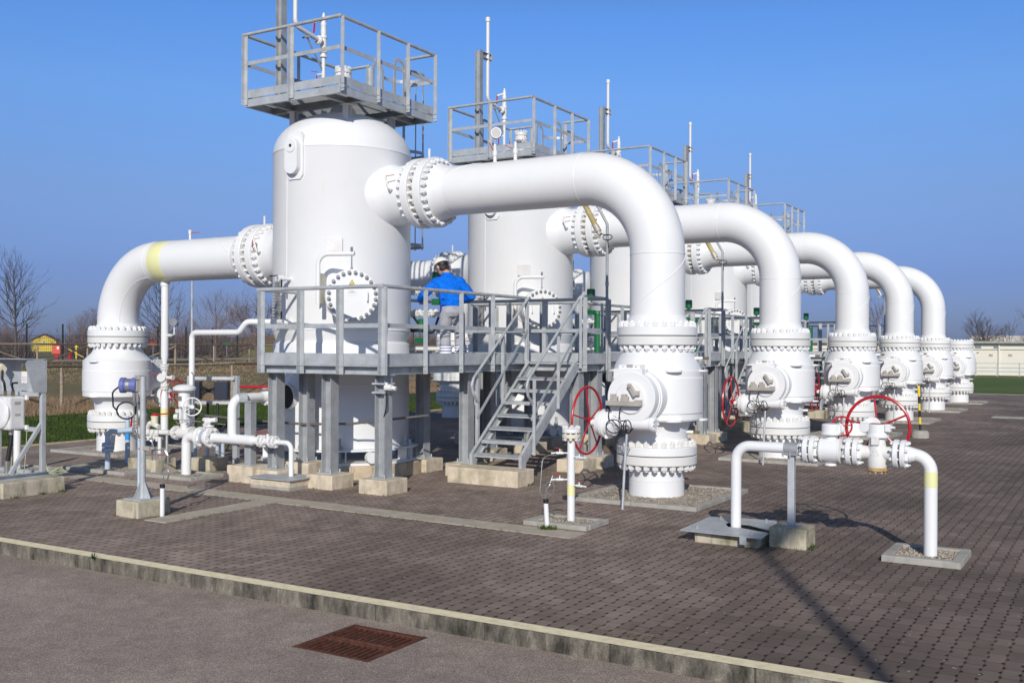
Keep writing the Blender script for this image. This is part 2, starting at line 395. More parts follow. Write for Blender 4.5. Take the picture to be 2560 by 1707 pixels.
# ------------------------------------------------------------------ handy parts
FEET=[]
def block(x0,y0,x1,y1,h,mat,label,name='concrete_footing',group='concrete footings under the steel posts',cat='footing',bev=.015):
    g=MB(); g.box(((x0+x1)/2,(y0+y1)/2,h/2-.01),(x1-x0,y1-y0,h+.02))
    FEET.append((x0,y0,x1,y1))
    o=g.build(name,mat,None,0,bev); return tag(o,label,cat,group)
def gravel_pad(x0,y0,x1,y1,label,k=.085,h=.05,stones=0,group='gravel pads framed by concrete kerbs'):
    t=thing('gravel_pad',label,'gravel pad',((x0+x1)/2,(y0+y1)/2,0),0,group); hx,hy=(x1-x0)/2,(y1-y0)/2
    g=MB()
    for s in(-1,1):
        n=max(1,round((x1-x0)/.9)); L=(x1-x0)/n
        for i in range(n): g.box((-hx+L*(i+.5),s*(hy-k/2),h/2-.01),(L-.006,k,h+.02))
        n=max(1,round((y1-y0)/.9)); L=(y1-y0-2*k)/n
        for i in range(n): g.box((s*(hx-k/2),-hy+k+L*(i+.5),h/2-.01),(k,L-.006,h+.02))
    g.build('kerb_frame',CONCG,t,0,.008)
    g=MB(); n=26
    for j in range(n+1):
        for i in range(n+1):
            x=-hx+k*.9+(2*hx-1.8*k)*i/n; y=-hy+k*.9+(2*hy-1.8*k)*j/n; g.v.append((x,y,h*.55+random.uniform(-.006,.012)))
    for j in range(n):
        for i in range(n): a=j*(n+1)+i; g.f.append((a,a+1,a+n+2,a+n+1))
    for i in range(stones):
        x=random.uniform(-hx+k,hx-k); y=random.uniform(-hy+k,hy-k); r=random.uniform(.007,.017); m=Euler((random.random()*6,random.random()*6,0)).to_matrix()
        vs=[m@V(p)*r for p in((1,0,0),(-1.2,0,0),(0,1,0),(0,-1,0),(0,0,.7),(0,0,-.7))]
        g.add([v+V((x,y,h*.6)) for v in vs],[(0,2,4),(2,1,4),(1,3,4),(3,0,4),(2,0,5),(1,2,5),(3,1,5),(0,3,5)])
    o=g.build('gravel',GRAVEL,t,60); o['kind']='stuff'; return t
def flange(par,name,o,ax,Rr,th,mat,z=0,n=48,hub=None,ch=.008):
    g=MB(); g.lathe([(Rr-ch,z),(Rr,z+ch),(Rr,z+th-ch),(Rr-ch,z+th)],o,ax,n)
    return g.build(name,mat,par,30)
def handwheel(par,o,ax,Rr,r,spokes=5,mat=RED,hubr=.035,dish=0,ph=0):
    g=MB(); ax=V(ax).normalized(); g.torus(o,ax,Rr,r,44,8); u=V((0,0,1)); u=(u-ax*u.dot(ax)).normalized(); w=ax.cross(u); o=V(o)
    for i in range(spokes):
        c,q=cs(2*PI*(i+ph)/spokes); g.cyl(o+ax*dish,o+(u*c+w*q)*Rr,r*.62,8)
    g.cyl(o-ax*.03+ax*dish,o+ax*.05+ax*dish,hubr,14)
    return g.build('handwheel',mat,par,40)
def small_valve(par,o,out,hand=(0,0,1),hl=.11,handmat=RED,r=.016,mat=WHITE2):
    """bleed valve: stub, elbow body and red lever"""
    o,out,hand=V(o),V(out).normalized(),V(hand).normalized()
    g=MB(); g.cyl(o-out*.02,o+out*.05,r*.8,10); g.cyl(o+out*.05,o+out*.13,r*1.5,8); g.cyl(o+out*.13,o+out*.19,r,10); g.cyl(o+out*.09,o+out*.09+V((0,0,.05)),r*.7,8)
    b=g.build('bleed_valve',mat,par,40)
    g=MB(); p=o+out*.09+V((0,0,.05)); g.bar(p-hand*.01,p+hand*hl,.02,.006); g.build('lever',handmat,b,0)
    return b
# ------------------------------------------------------------------ ball valves (row on the right, row on the left)
def make_ball_valve(label,loc,rz,group,left=False):
    t=thing('ball_valve',label,'valve',loc,rz,group)
    g=MB(); g.lathe([(.372,.0),(.368,.30),(.368,.455)],(0,0,0),n=56); g.torus((0,0,.24),(0,0,1),.367,.006,48,6); g.build('riser_pipe',WHITE,t)
    prof=[(.455,.69),(.43,.74),(.405,.80),(.42,.92),(.45,1.0),(.47,1.035),(.588,1.04),(.60,1.06),(.60,1.13),(.612,1.145),(.612,1.60),(.60,1.615),(.60,1.69),(.585,1.70),(.565,1.77),(.53,1.84),(.49,1.91),(.455,1.97),(.44,2.05)]
    if left: prof=[(.455,.69),(.43,.74),(.405,.80),(.42,.90),(.46,.98),(.50,1.03),(.605,1.035),(.618,1.05),(.618,1.13),(.625,1.14),(.625,1.52),(.618,1.53),(.618,1.71),(.60,1.72),(.54,1.78),(.46,1.86),(.435,1.92),(.43,2.05)]
    g=MB(); g.lathe(prof,n=72); b=g.build('valve_body',WHITE,t,28)
    for a in(-46,14,-136,100):
        c,q=cs(R(a))
        for z in(1.695,1.05):
            g=MB(); pts=[]; w=.11
            for i in range(9):
                s=i/8*PI; pts.append((w*math.cos(s),.075*math.sin(s)+.0))
            u=V((-q,c,0)); d=V((c,q,0)); base=d*.575
            top=[base+u*px+d*(.03+py)+V((0,0,z+.011)) for px,py in pts]+[base-u*w+V((0,0,z+.011)),base+u*w+V((0,0,z+.011))]
            bot=[p-V((0,0,.022)) for p in top]; n=len(top)
            g.add(top+bot,[tuple(range(n)),tuple(range(2*n-1,n-1,-1))]+[(i,n+i,n+(i+1)%n,(i+1)%n) for i in range(n)])
            g.build('lifting_lug',WHITE,b,0)
    for nm,z in(('upper_flange',2.154),('lower_flange',.575)):
        g=MB(); g.lathe([(.50,z+.004),(.529,z+.006),(.535,z+.012),(.535,z+.112),(.527,z+.12)],n=72)
        f=g.build(nm,WHITE,t,30)
        g=MB(); g.lathe([(.527,z-.122),(.535,z-.114),(.535,z-.012),(.529,z-.006),(.50,z-.004)],n=72); g.build('companion_flange',WHITE2,f,30)
        g=MB(); g.lathe([(.516,z-.0075),(.516,z+.0075)],n=72); g.build('gasket_gap',DARK,f,0)
        g=MB()
        g.bolts((0,0,0),(0,0,1),.478,26,z-.20,z+.20,.024,.055,.043,stud=.022); g.build('stud_bolt_ring',WHITE if z>1 else WHITE2,f,0)
    # gearbox
    g=MB(); y=-.60; ax=(0,-1,0); o=(0,-.50,1.357)
    g.lathe([(.36,.0),(.36,.17),(.345,.18),(.345,.205)],o,ax,56); g.lathe([(.325,.20),(.333,.21),(.333,.335),(.325,.345)],o,ax,56)
    g.box((-.05,-.73,1.66),(.40,.20,.13)); g.box((-.05,-.70,1.745),(.30,.16,.06))
    b=g.build('gearbox',WHITE,t,30)
    g=MB(); g.lathe([(.20,.345),(.205,.352),(.205,.366),(.195,.372)],o,ax,40); g.build('cover_disc',WHITE,b,30)
    g=MB()
    for sx in(-.22,.13): g.cyl((sx,-.72,1.60),(sx,-.72,1.70),.03,6); g.cyl((sx,-.72,1.70),(sx,-.72,1.725),.042,6)
    for sx in(-.13,.05): g.cyl((sx,-.785,1.765),(sx,-.80,1.765),.014,8)
    g.build('bolt_set',WHITE,b,0)
    g=MB(); g.box((-.045,-.7865,1.762),(.085,.005,.036)); np_=g.build('number_plate',TAUPE,b,0)
    # worm shaft housing, planetary reducer and wheel
    g=MB(); g.cyl((-.30,-.77,1.025),(.27,-.77,1.025),.082,28); g.lathe([(.085,0),(.098,.01),(.098,.05),(.085,.06)],(.25,-.77,1.025),(1,0,0),28)
    g.bolts((.31,-.77,1.025),(1,0,0),.075,8,-.005,.016,.011); g.build('worm_housing',WHITE,t,30)
    g=MB(); g.lathe([(.10,-.02),(.155,0),(.165,.03),(.165,.12),(.185,.13),(.185,.17),(.165,.18),(.155,.235),(.10,.25),(.045,.255),(.045,.34)],(-.25,-.77,1.01),(-1,0,.02),36)
    g.box((-.345,-.77,.855),(.04,.16,.07)); g.build('reducer',WHITE,t,28)
    handwheel(t,(-.655,-.77,1.04),(1,0,0),.30 if left else .44,.0165,5,RED,.036,.03,.07)
    # position switches
    g=MB(); g.box((-.06,-.925,1.265),(.46,.11,.012)); g.box((-.06,-.979,1.29),(.46,.010,.06)); g.box((.14,-.93,1.30),(.08,.09,.07)); g.build('switch_bracket',TAUPE,t,0)
    for sx in(-.20,-.05):
        g=MB(); g.box((sx,-.94,1.345),(.062,.07,.12)); g.box((sx+.04,-.935,1.33),(.035,.055,.09)); s=g.build('limit_switch',TAUPE,t,0,.005)
        g=MB(); g.cyl((sx-.02,-.96,1.285),(sx-.02,-.96,1.24),.013,8); g.build('cable_gland',BRASS,s,0)
    g=MB(); g.bar((.0,-.90,1.52),(.10,-.92,1.385),.055,.05,(0,1,0)); g.cyl((.015,-.90,1.515),(.015,-.95,1.515),.026,12); g.box((.125,-.91,1.42),(.05,.02,.06)); g.build('indicator_lever',TAUPE,t,0,.004)
    for sx,rx in((-.22,.11),(-.07,.055)):
        p=[]
        for i in range(44):
            u=i/43
            if u<.22: p.append((sx-.01-.02*math.sin(u*14),-.975,1.24-u*.85))
            else:
                a=(u-.22)/.78*2*PI*1.02+PI*.55; p.append((sx*.5+.0+(rx if sx<-.1 else .055)*math.cos(a)+(-.06 if sx<-.1 else .05),-.985,.995+.085*math.sin(a)))
        p.append((.0,-1.0,.90)); g=MB(); g.tube(p,.0075,6); g.build('switch_cable',BLACK,t,60)
    # drain fittings
    for z,a,mt in((1.86,8,WHITE2),(.88,8,WHITE2)):
        c,q=cs(R(a)); rr=.52 if z>1 else .40
        g=MB(); g.cyl((rr*c,rr*q,z),((rr+.10)*c,(rr+.10)*q,z),.022,12); d=g.build('drain_nipple',WHITE,t,40)
        g=MB(); g.cyl(((rr+.10)*c,(rr+.10)*q,z),((rr+.18)*c,(rr+.18)*q,z),.019,8); g.build('nipple_cap',BRASS,d,0)
    return t
vg='large white ball valves in the right row'
rv=make_ball_valve('large white ball valve under the nearest pipe arch, red handwheel beside the stairs',(VX,TY,0),0,vg)
valves=[rv]
for k in range(1,6):
    lab=['','large white ball valve second in the right row, behind the thin front pipe bridge','large white ball valve third in the right row, seen behind the big front handwheel','large white right row ball valve just left of the yellow and black post','large white ball valve fifth in the right row, under the farthest visible arch','farthest white ball valve of the right row, closed on top with no pipe arch above'][k]
    valves.append(dup(rv,(VX,TY+DY*k,0),0,lab))
blind=MB(); blind.lathe([(.52,2.274),(.53,2.28),(.53,2.30),(.40,2.315)],n=64); blind.build('blind_cover',WHITE,valves[5])
lg='large white ball valves in the left row'
lv=None
for k in (0,2):
    lab=['large white ball valve below the left pipe arch with the yellow band','','large white left row ball valve seen between the first vessel and the worker legs','farthest large white ball valve of the left row behind the third vessel'][k]
    if not lv: lv=make_ball_valve(lab,(LX,TY,0),PI,lg,True)
    else: dup(lv,(LX,TY+DY*k,0),PI,lab)
padn=['beside the nearest stairs','second from the front','third from the front','fourth from the front','fifth from the front','farthest']
for k in range(6): gravel_pad(-6.28,11.95+DY*k,-4.52,13.95+DY*k,'concrete kerbed gravel bed around the %s right row valve'%(['nearest','second','third','fourth','fifth','farthest'][k]),stones=1400 if k==0 else 0)
for k in range(1): gravel_pad(-17.3,12.1+DY*k,-15.4,14.0+DY*k,['concrete kerbed gravel bed at the foot of the left valve with yellow banded pipe','concrete kerbed gravel bed at the foot of the left row valve behind the first vessel'][k])
# conduit riser in front of every right row valve
def conduit(k):
    t=thing('conduit_riser','thin grey steel conduit standing before the %s right row valve'%(['nearest','second','third','fourth','fifth'][k]),'conduit',(VX+.09,TY-1.28+DY*k,0),0,'conduit risers in front of the right row valves')
    return t
c0=conduit(0)
g=MB(); g.tube([(0,0,0),(0,.05,.45),(0,.12,.92)],.017,10); g.cyl((0,.055,.48),(0,.06,.52),.023,10); g.build('conduit_pipe',GALV,c0,50)
g=MB(); g.tube([(0,.12,.92),(-.02,.16,.97),(-.03,.24,.96)],.009,6); g.tube([(0,.12,.92),(.03,.16,.95),(.04,.22,.99)],.009,6); g.build('cable',BLACK,c0,60)
for k in range(1,5): dup(c0,(VX+.09,TY-1.28+DY*k,0),0,'thin grey steel conduit standing before the %s right row valve'%(['','second','third','fourth','fifth'][k]))
# ------------------------------------------------------------------ overhead pipes
def arch(zax,x0,xv,zend,sgn,n=40):
    """pipe from the flange at x0 along X to an elbow over xv, down to zend"""
    r=1.1; pts=[(x0,0,zax),(xv-sgn*r,0,zax)]
    for i in range(1,17):
        a=PI/2*i/16; pts.append((xv-sgn*r+sgn*r*math.sin(a),0,zax-r+r*math.cos(a)))
    pts.append((xv,0,zend)); return pts
def spiral(g,x0,x1,zax,pr,sgn,ph,pitch=2.4,n=50):
    p=[]
    for i in range(n):
        x=x0+(x1-x0)*i/(n-1); a=ph+sgn*2*PI*(x-x0)/pitch; p.append((x,pr*math.cos(a),zax+pr*math.sin(a)))
    g.tube(p,.0075,5)
def nozzle_pair(par,zax,xa,sgn,mat=WHITE):
    """pair of spectacle flanges with long studs; xa = first face, sgn = direction"""
    o=(0,0,zax); ax=(sgn,0,0)
    b=xa*sgn
    g=MB(); g.lathe([(.527,b),(.535,b+.008),(.535,b+.117),(.527,b+.125)],o,ax,72); f1=g.build('flange',WHITE,par,30)
    g=MB(); g.lathe([(.527,b+.235),(.535,b+.243),(.535,b+.357),(.527,b+.365)],o,ax,72); f2=g.build('flange',WHITE,par,30)
    g=MB(); g.lathe([(.40,b+.12),(.40,b+.24)],o,ax,56); g.build('spacer_ring',CREAM,par,30)
    g=MB(); g.bolts(o,ax,.478,26,b-.09,b+.455,.022,.05,.042,stud=.03); g.build('stud_bolt_ring',WHITE,par,0)
    g=MB(); g.box((sgn*(b+.18),0,zax+.60),(.035,.012,.16)); g.build('spade_tab',WHITE2,par,0)
    return b
def make_outlet(k,label):
    t=thing('outlet_pipe',label,'pipe',(0,TY+DY*k,0),0,'white pipe arches on the right')
    b=nozzle_pair(t,4.35,TX+1.54,1)
    xs=TX+1.905
    g=MB(); g.lathe([(.46,0),(.42,.10),(.375,.24),(.368,.30)],(xs-.01,0,4.35),(1,0,0),56); g.build('weld_neck',WHITE,t)
    g=MB(); g.tube(arch(4.35,xs+.28,VX,2.40,1),.368,56); g.build('pipe',WHITE,t,50)
    g=MB(); g.lathe([(.368,2.44),(.38,2.40),(.43,2.32),(.455,2.26)],(VX,0,0),n=56); g.build('weld_neck',WHITE,t)
    g=MB(); g.torus((xs+.28,0,4.35),(1,0,0),.368,.007,48,6); g.torus((VX-1.1,0,4.35),(1,0,0),.368,.006,48,6); g.torus((VX,0,3.25),(0,0,1),.368,.007,48,6); g.torus((VX,0,2.44),(0,0,1),.368,.006,48,6)
    spiral(g,xs+.32,xs+1.75,4.35,.3675,-1,2.6,3.0); spiral(g,xs+1.9,VX-1.1,4.35,.3675,-1,1.6,3.0)
    p=[(VX+.3675*math.cos(a),.3675*math.sin(a),2.47+.75*(a+2.3)/2.6) for a in[ -2.3+2.6*i/30 for i in range(31)]]; g.tube(p,.007,5)
    g.build('weld_seam',WHITE,t,60)
    for i,(dx,gauge) in enumerate(((1.0,1),(1.35,0))):
        x=xs+dx; zz=4.715
        g=MB(); g.cyl((x,0,zz),(x,0,zz+.10),.028,10); g.cyl((x,0,zz+.10),(x,0,zz+.17),.038,8); g.cyl((x,0,zz+.17),(x,0,zz+.27),.022,8); v=g.build('bleed_valve',WHITE2,t,40)
        g=MB(); g.bar((x-.02,0,zz+.16),(x-.09,-.02,zz+.30) if gauge else (x-.16,-.02,zz+.23),.024,.01); g.build('lever',RED,v,0)
        if gauge:
            g=MB(); g.cyl((x,0,zz+.27),(x,0,zz+.36),.012,8); g.lathe([(.078,-.03),(.085,-.02),(.085,.025),(.078,.035)],(x+.02,0,zz+.43),(.45,-.9,0),28); gg=g.build('pressure_gauge',STEEL,t,40)
            g=MB(); d=V((.45,-.9,0)).normalized(); g.lathe([(.07,.0352),(.069,.037)],V((x+.02,0,zz+.43)),d,28); g.build('gauge_glass',simple('gauge_glass',(.55,.53,.50),.15),gg,0)
    return t
outs=[make_outlet(0,'nearest and biggest white pipe arch, from the first vessel down to the front valve')]
for k in range(1,5): outs.append(dup(outs[0],(0,TY+DY*k,0),0,'%s white pipe arch from the front on the right side'%ORD[k] if k<4 else 'farthest white pipe arch on the right side'))
def make_inlet(k,label):
    t=thing('inlet_pipe',label,'pipe',(0,TY+DY*k,0),0,'white pipe arches on the left')
    nozzle_pair(t,3.53,TX-1.54,-1); xs=TX-1.905
    g=MB(); g.lathe([(.46,0),(.42,.10),(.375,.24),(.368,.30)],(xs+.01,0,3.53),(-1,0,0),56); g.build('weld_neck',WHITE,t)
    g=MB(); g.tube(arch(3.53,xs-.28,LX,2.36,-1),.368,56); g.build('pipe',WHITE,t,50)
    g=MB(); g.lathe([(.368,2.40),(.38,2.37),(.43,2.31),(.455,2.26)],(LX,0,0),n=56); g.build('weld_neck',WHITE,t)
    g=MB(); g.torus((xs-.28,0,3.53),(1,0,0),.368,.007,48,6); g.torus((LX+1.1,0,3.53),(1,0,0),.368,.006,48,6); spiral(g,xs-.3,xs-1.5,3.53,.3675,1,3.0,3.2)
    p=[]
    for i in range(30):
        a=PI/2*i/29; rr=1.1-.3675*.82; p.append((LX+1.1-rr*math.sin(a)*1.0,-.3675*.57,3.53-1.1+rr*math.cos(a)))
    g.tube(p,.007,5); g.build('weld_seam',WHITE,t,60)
    g=MB(); g.lathe([(.3695,0),(.3705,.003),(.3705,.34),(.3695,.343)],(LX+1.22,0,3.53),(1,0,0),56); g.build('yellow_band',YELLOW,t,60)
    # small branch pipe with valve hanging below
    x=LX+1.30
    g=MB(); g.cyl((x,0,3.20),(x,0,3.08),.08,20); g.tube([(x,0,3.10),(x,0,1.80),(x,0,1.64)],[.068,.068,.036],20); g.tube([(x,0,1.19),(x,0,1.06),(x,0,.0)],[.04,.068,.068],20); br=g.build('branch_pipe',WHITE,t,40)
    g=MB(); g.lathe([(.0685,0),(.0695,.002),(.0695,.15),(.0685,.152)],(x,0,.70),n=20); g.build('yellow_band',YELLOW,br,0)
    g=MB()
    for z in(1.60,1.555,1.24,1.195): g.lathe([(.075,0),(.075,.032)],(x,0,z),n=20)
    g.bolts((x,0,0),(0,0,1),.06,8,1.53,1.66,.008); g.bolts((x,0,0),(0,0,1),.06,8,1.17,1.30,.008)
    g.cyl((x,0,1.27),(x,0,1.56),.05,16); g.cyl((x-.06,-.03,1.41),(x+.02,-.10,1.41),.075,20); g.cyl((x,0,1.41),(x+.15,.03,1.41),.03,12); g.cyl((x+.15,.03,1.41),(x+.19,.035,1.41),.045,12)
    bv=g.build('branch_valve',WHITE2,t,30)
    g=MB(); g.bar((x-.02,-.12,1.47),(x-.22,-.10,1.49),.035,.012); g.build('lever',RED,bv,0)
    g=MB(); g.tube([(x+.06,0,2.18),(x+.22,-.02,2.18),(x+.27,-.02,2.20),(x+.27,-.02,2.34)],.014,8); g.cyl((x+.10,-.01,2.18),(x+.18,-.015,2.18),.03,8); gl=g.build('gauge_line',WHITE2,br,40)
    g=MB(); g.lathe([(.072,-.035),(.08,-.025),(.08,.03),(.072,.04)],(x+.27,-.02,2.42),(.35,-.94,0),26); g.build('pressure_gauge',STEEL,t,40)
    g=MB(); g.cyl((LX+1.95,0,3.89),(LX+1.95,0,4.02),.022,10); g.cyl((LX+1.95,0,4.0),(LX+1.95,0,4.07),.03,8); w=g.build('bleed_valve',WHITE2,t,40)
    g=MB(); g.bar((LX+1.95,0,4.02),(LX+2.14,.04,4.02),.02,.01); g.build('lever',RED,w,0)
    return t
inl=make_inlet(0,'left white pipe arch with a pale yellow band, entering the nearest vessel')
for k in range(1,4): dup(inl,(0,TY+DY*k,0),0,['','white pipe with bolted flange behind the worker, entering the second vessel','white pipe with bolted flange entering the third vessel from the left','white pipe entering the fourth vessel from the left','white pipe entering the farthest vessel from the left'][k])
# ------------------------------------------------------------------ warning signs
def text_mesh(name,s,size,mat,par,m,align='CENTER'):
    cu=bpy.data.curves.new(name,'FONT'); cu.body=s; cu.size=size; cu.align_x=align; cu.extrude=.0004; cu.space_line=1.0
    o=bpy.data.objects.new(name,cu); COL.objects.link(o)
    dg=bpy.context.evaluated_depsgraph_get(); me=bpy.data.meshes.new_from_object(o.evaluated_get(dg)); bpy.data.objects.remove(o); bpy.data.curves.remove(cu)
    me.materials.clear(); me.materials.append(mat); me.transform(m)
    o=bpy.data.objects.new(name,me); COL.objects.link(o); o.parent=par; return o
def frame(o,nrm,up=(0,0,1)):
    z=V(nrm).normalized(); y=V(up); y=(y-z*y.dot(z)).normalized(); x=y.cross(z)
    return M(((x.x,y.x,z.x,o[0]),(x.y,y.y,z.y,o[1]),(x.z,y.z,z.z,o[2]),(0,0,0,1)))
def wsign(par,o,nrm,w,h,lines,excl=True,name='warning_sign',tri=.42):
    F=frame(o,nrm); g=MB(); g.box((0,0,0),(w,h,.003)); g.v=[tuple(F@V(v)) for v in g.v]; s=g.build(name,SIGNW,par,0)
    th=min(w*.86,h*tri*1.1); cy=h*.5-th*.55
    def tr(sc,z,mat,nm):
        g=MB(); r=th*.58*sc; pts=[(r*math.cos(a),cy-th*.08+r*math.sin(a)) for a in(PI/2,PI/2+2*PI/3,PI/2+4*PI/3)]
        g.add([F@V((x,y,z)) for x,y in pts]+[F@V((x,y,.0016)) for x,y in pts],[(0,1,2),(0,3,4,1),(1,4,5,2),(2,5,3,0)]); g.build(nm,mat,s,0)
    tr(1.06,.0026,INK,'triangle_border'); tr(.88,.0034,SIGNY,'triangle')
    if excl:
        g=MB(); g.add([F@V(p) for p in((-.045*th,cy+.26*th,.0042),(.045*th,cy+.26*th,.0042),(.02*th,cy-.10*th,.0042),(-.02*th,cy-.10*th,.0042))],[(0,3,2,1)])
        g.add([F@V((.035*th*math.cos(a),cy-.19*th+.035*th*math.sin(a),.0042)) for a in[2*PI*i/10 for i in range(10)]],[tuple(range(10))]); g.build('exclamation_mark',INK,s,0)
    else:
        g=MB(); g.add([F@V((x*th,cy+y*th,.0042)) for x,y in((-.26,-.22),(.24,-.22),(.24,-.14),(.02,-.12),(-.06,.02),(-.16,.04),(-.22,-.06))],[tuple(range(7))])
        g.add([F@V((x*th,cy+y*th,.0042)) for x,y in((-.02,.08),(.10,.10),(.13,.02),(.05,-.02))],[(3,2,1,0)]); g.build('pictogram',INK,s,0)
    text_mesh('lettering',lines,h*.085,INK if not excl else INKG,s,F@M.Translation((0,-h*.22 if excl else -h*.27,.002)))
    return s
# ------------------------------------------------------------------ separator vessels
def make_vessel(label):
    t=thing('separator_vessel',label,'vessel',(TX,TY,0),0,'tall white separator vessels')
    prof=[(1.085,.42),(1.085,2.03),(1.07,2.05),(1.045,2.07),(1.055,2.11),(1.085,2.19),(1.10,2.26),(1.10,5.03),(1.105,5.04),(1.10,5.055)]
    for i in range(1,15):
        a=PI/2*i/14; prof.append((1.10*math.cos(a) if i<14 else .01,5.055+.685*math.sin(a)))
    g=MB(); g.lathe(prof,n=96); sh=g.build('shell',WHITE,t,40)
    g=MB(); g.torus((0,0,5.045),(0,0,1),1.10,.011,96,6); g.torus((0,0,2.25),(0,0,1),1.10,.008,96,6); g.torus((0,0,1.40),(0,0,1),1.085,.007,96,6)
    a=R(-100); g.tube([(1.10*math.cos(a),1.10*math.sin(a),5.03),(1.10*math.cos(a),1.10*math.sin(a),2.27)],.006,5); g.build('weld_seam',WHITE,sh,60)
    g=MB(); g.lathe([(1.27,.20),(1.27,.235)],n=72); g.lathe([(1.25,.405),(1.25,.435)],n=72)
    for i in range(12):
        a=2*PI*(i+.3)/12
        for d in(-.075,.075): c,q=cs(a+d); g.bar((1.08*c,1.08*q,.32),(1.24*c,1.24*q,.32),.016,.17)
    g.build('base_ring',WHITE,t,0)
    for i in range(12):
        c,q=cs(2*PI*(i+.3)/12); g=MB(); g.cyl((1.17*c,1.17*q,.20),(1.17*c,1.17*q,.60),.026,10); g.cyl((1.17*c,1.17*q,.437),(1.17*c,1.17*q,.49),.05,6); g.build('anchor_bolt',GALVD,t,40)
    for a in(-30,-22): 
        c,q=cs(R(a)); g=MB(); g.lathe([(.05,0),(.085,.0),(.085,.10),(.05,.10)],(1.26*c,1.26*q,.32),(c,q,0),20); g.build('earth_lug',WHITE,t,30)
    # nozzles
    g=MB(); g.lathe([(.62,.86),(.56,.98),(.50,1.06),(.47,1.12),(.455,1.20),(.45,1.44),(.46,1.55)],(0,0,4.35),(1,0,0),64); n1=g.build('outlet_nozzle',WHITE,t,40)
    g=MB(); g.lathe([(.62,.86),(.56,.98),(.50,1.06),(.47,1.12),(.455,1.20),(.45,1.44),(.46,1.55)],(0,0,3.53),(-1,0,0),64); n2=g.build('inlet_nozzle',WHITE,t,40)
    for s,z in((1,4.35),(-1,3.53)):
        x=s*1.36; o=V((x,-.44,z+.06)); g=MB(); g.tube(fillet([o+V((0,.03,-.03)),o+V((0,-.10,-.05)),o+V((-.05,-.11,.10))],.03,4),.014,8); g.cyl(o+V((-.05,-.11,.10)),o+V((-.055,-.11,.15)),.02,8); v=g.build('vent_valve',WHITE2,n1 if s>0 else n2,40)
        g=MB(); g.bar(o+V((-.05,-.115,.155)),o+V((.09,-.09,.165)),.02,.007) if s>0 else g.bar(o+V((-.07,-.12,.15)),o+V((-.08,-.12,.02)),.02,.007); g.build('lever',RED,v,0)
    # manhole
    a=R(-45); d=V((math.cos(a),math.sin(a),0)); zc=2.735; o=V((0,0,zc))
    g=MB(); g.lathe([(.46,.93),(.38,1.05),(.325,1.10),(.325,1.58)],o,d,56); m=g.build('manhole_neck',WHITE,t,40)
    g=MB(); g.lathe([(.378,1.55),(.385,1.557),(.385,1.62),(.378,1.628)],o,d,64); g.build('manhole_flange',WHITE,t,30)
    g=MB(); g.lathe([(.378,1.64),(.385,1.647),(.385,1.715),(.378,1.723)],o,d,64); cv=g.build('manhole_cover',WHITE,t,30)
    g=MB(); g.bolts(o,d,.342,24,1.51,1.78,.016,.034,.029,.5,stud=.02); g.build('cover_bolt_ring',STEEL,cv,0)
    u=V((-d.y,d.x,0))
    for s in(-1,1):
        g=MB(); p=d*1.723+u*s*.22+V((0,0,zc)); g.tube(fillet([p+V((0,0,.06)),p+d*.05+V((0,0,.06)),p+d*.05-V((0,0,.08)),p-V((0,0,.08))],.02,3),.009,6); g.build('cover_handle',WHITE,cv,50)
    wsign(cv,d*1.726+u*.0+V((0,0,zc+.12)),d,.15,.23,'SPAZIO\nCONFINATO',False,tri=.6)
    g=MB(); b=d*1.42-u*.47+V((0,0,zc-.02)); top=d*1.66+V((0,0,zc+.62)); g.tube(fillet([b-V((0,0,.1)),V((b.x,b.y,zc+.62)),top+u*.04],.16,8),.033,14); dv=g.build('davit_arm',WHITE,t,50)
    g=MB(); g.bar(d*1.08-u*.36+V((0,0,zc+.35)),d*1.10-u*.40+V((0,0,zc-.1)),.012,.2); g.build('davit_bracket',CREAM,dv,0)
    g=MB(); g.cyl(top-V((0,0,.30))+d*.0,top+V((0,0,.10)),.010,8); g.cyl(top+V((0,0,.035)),top+V((0,0,.09)),.022,6); g.cyl(top-V((0,0,.30)),top-V((0,0,.2)),.018,8); g.build('hanger_bolt',STEEL,dv,40)
    g=MB(); aa=R(-56); dd=V((math.cos(aa),math.sin(aa),0)); F=frame(dd*1.11+V((0,0,3.52)),dd); gg=MB(); gg.box((0,0,.012),(.25,.22,.02)); gg.box((0,0,.0235),(.21,.17,.003)); gg.v=[tuple(F@V(v)) for v in gg.v]; gg.build('name_plate',simple('name_plate_metal',(.62,.60,.58),.4,.2),t,0)
    # lifting trunnions
    for a,l in((-90,1),(90,1)):
        c,q=cs(R(a)); dd=V((c,q,0)); F=frame(dd*1.10+V((0,0,4.90)),dd)
        g=MB(); w,h=.16,.36
        pts=[(-w,-h+.06),(-w+.05,-h),(w-.05,-h),(w,-h+.06),(w,h-.06),(w-.05,h),(-w+.05,h),(-w,h-.06)]
        bx=MB(); bx.add([F@V((x,y,-.04)) for x,y in pts]+[F@V((x,y,.02)) for x,y in pts],[tuple(range(7,-1,-1)),tuple(range(8,16))]+[(i,(i+1)%8,8+(i+1)%8,8+i) for i in range(8)]); lug=bx.build('lug_pad',WHITE,t,0)
        pts=[(.125*math.cos(x),.14+.125*math.sin(x)) for x in[PI*i/12 for i in range(13)]]+[(.125*math.cos(x),-.16+.125*math.sin(x)) for x in[PI+PI*i/12 for i in range(13)]]; n=len(pts)
        bx=MB(); bx.add([F@V((x,y,.02)) for x,y in pts]+[F@V((x,y,.11)) for x,y in pts],[tuple(range(n,2*n))]+[(i,(i+1)%n,n+(i+1)%n,n+i) for i in range(n)]); bx.build('lifting_lug',WHITE,lug,30)
        bx=MB(); cc=F@V((0,.14,.11)); bx.lathe([(.10,0),(.10,.012)],cc,dd,28); bx.build('lug_washer',WHITE,lug,0)
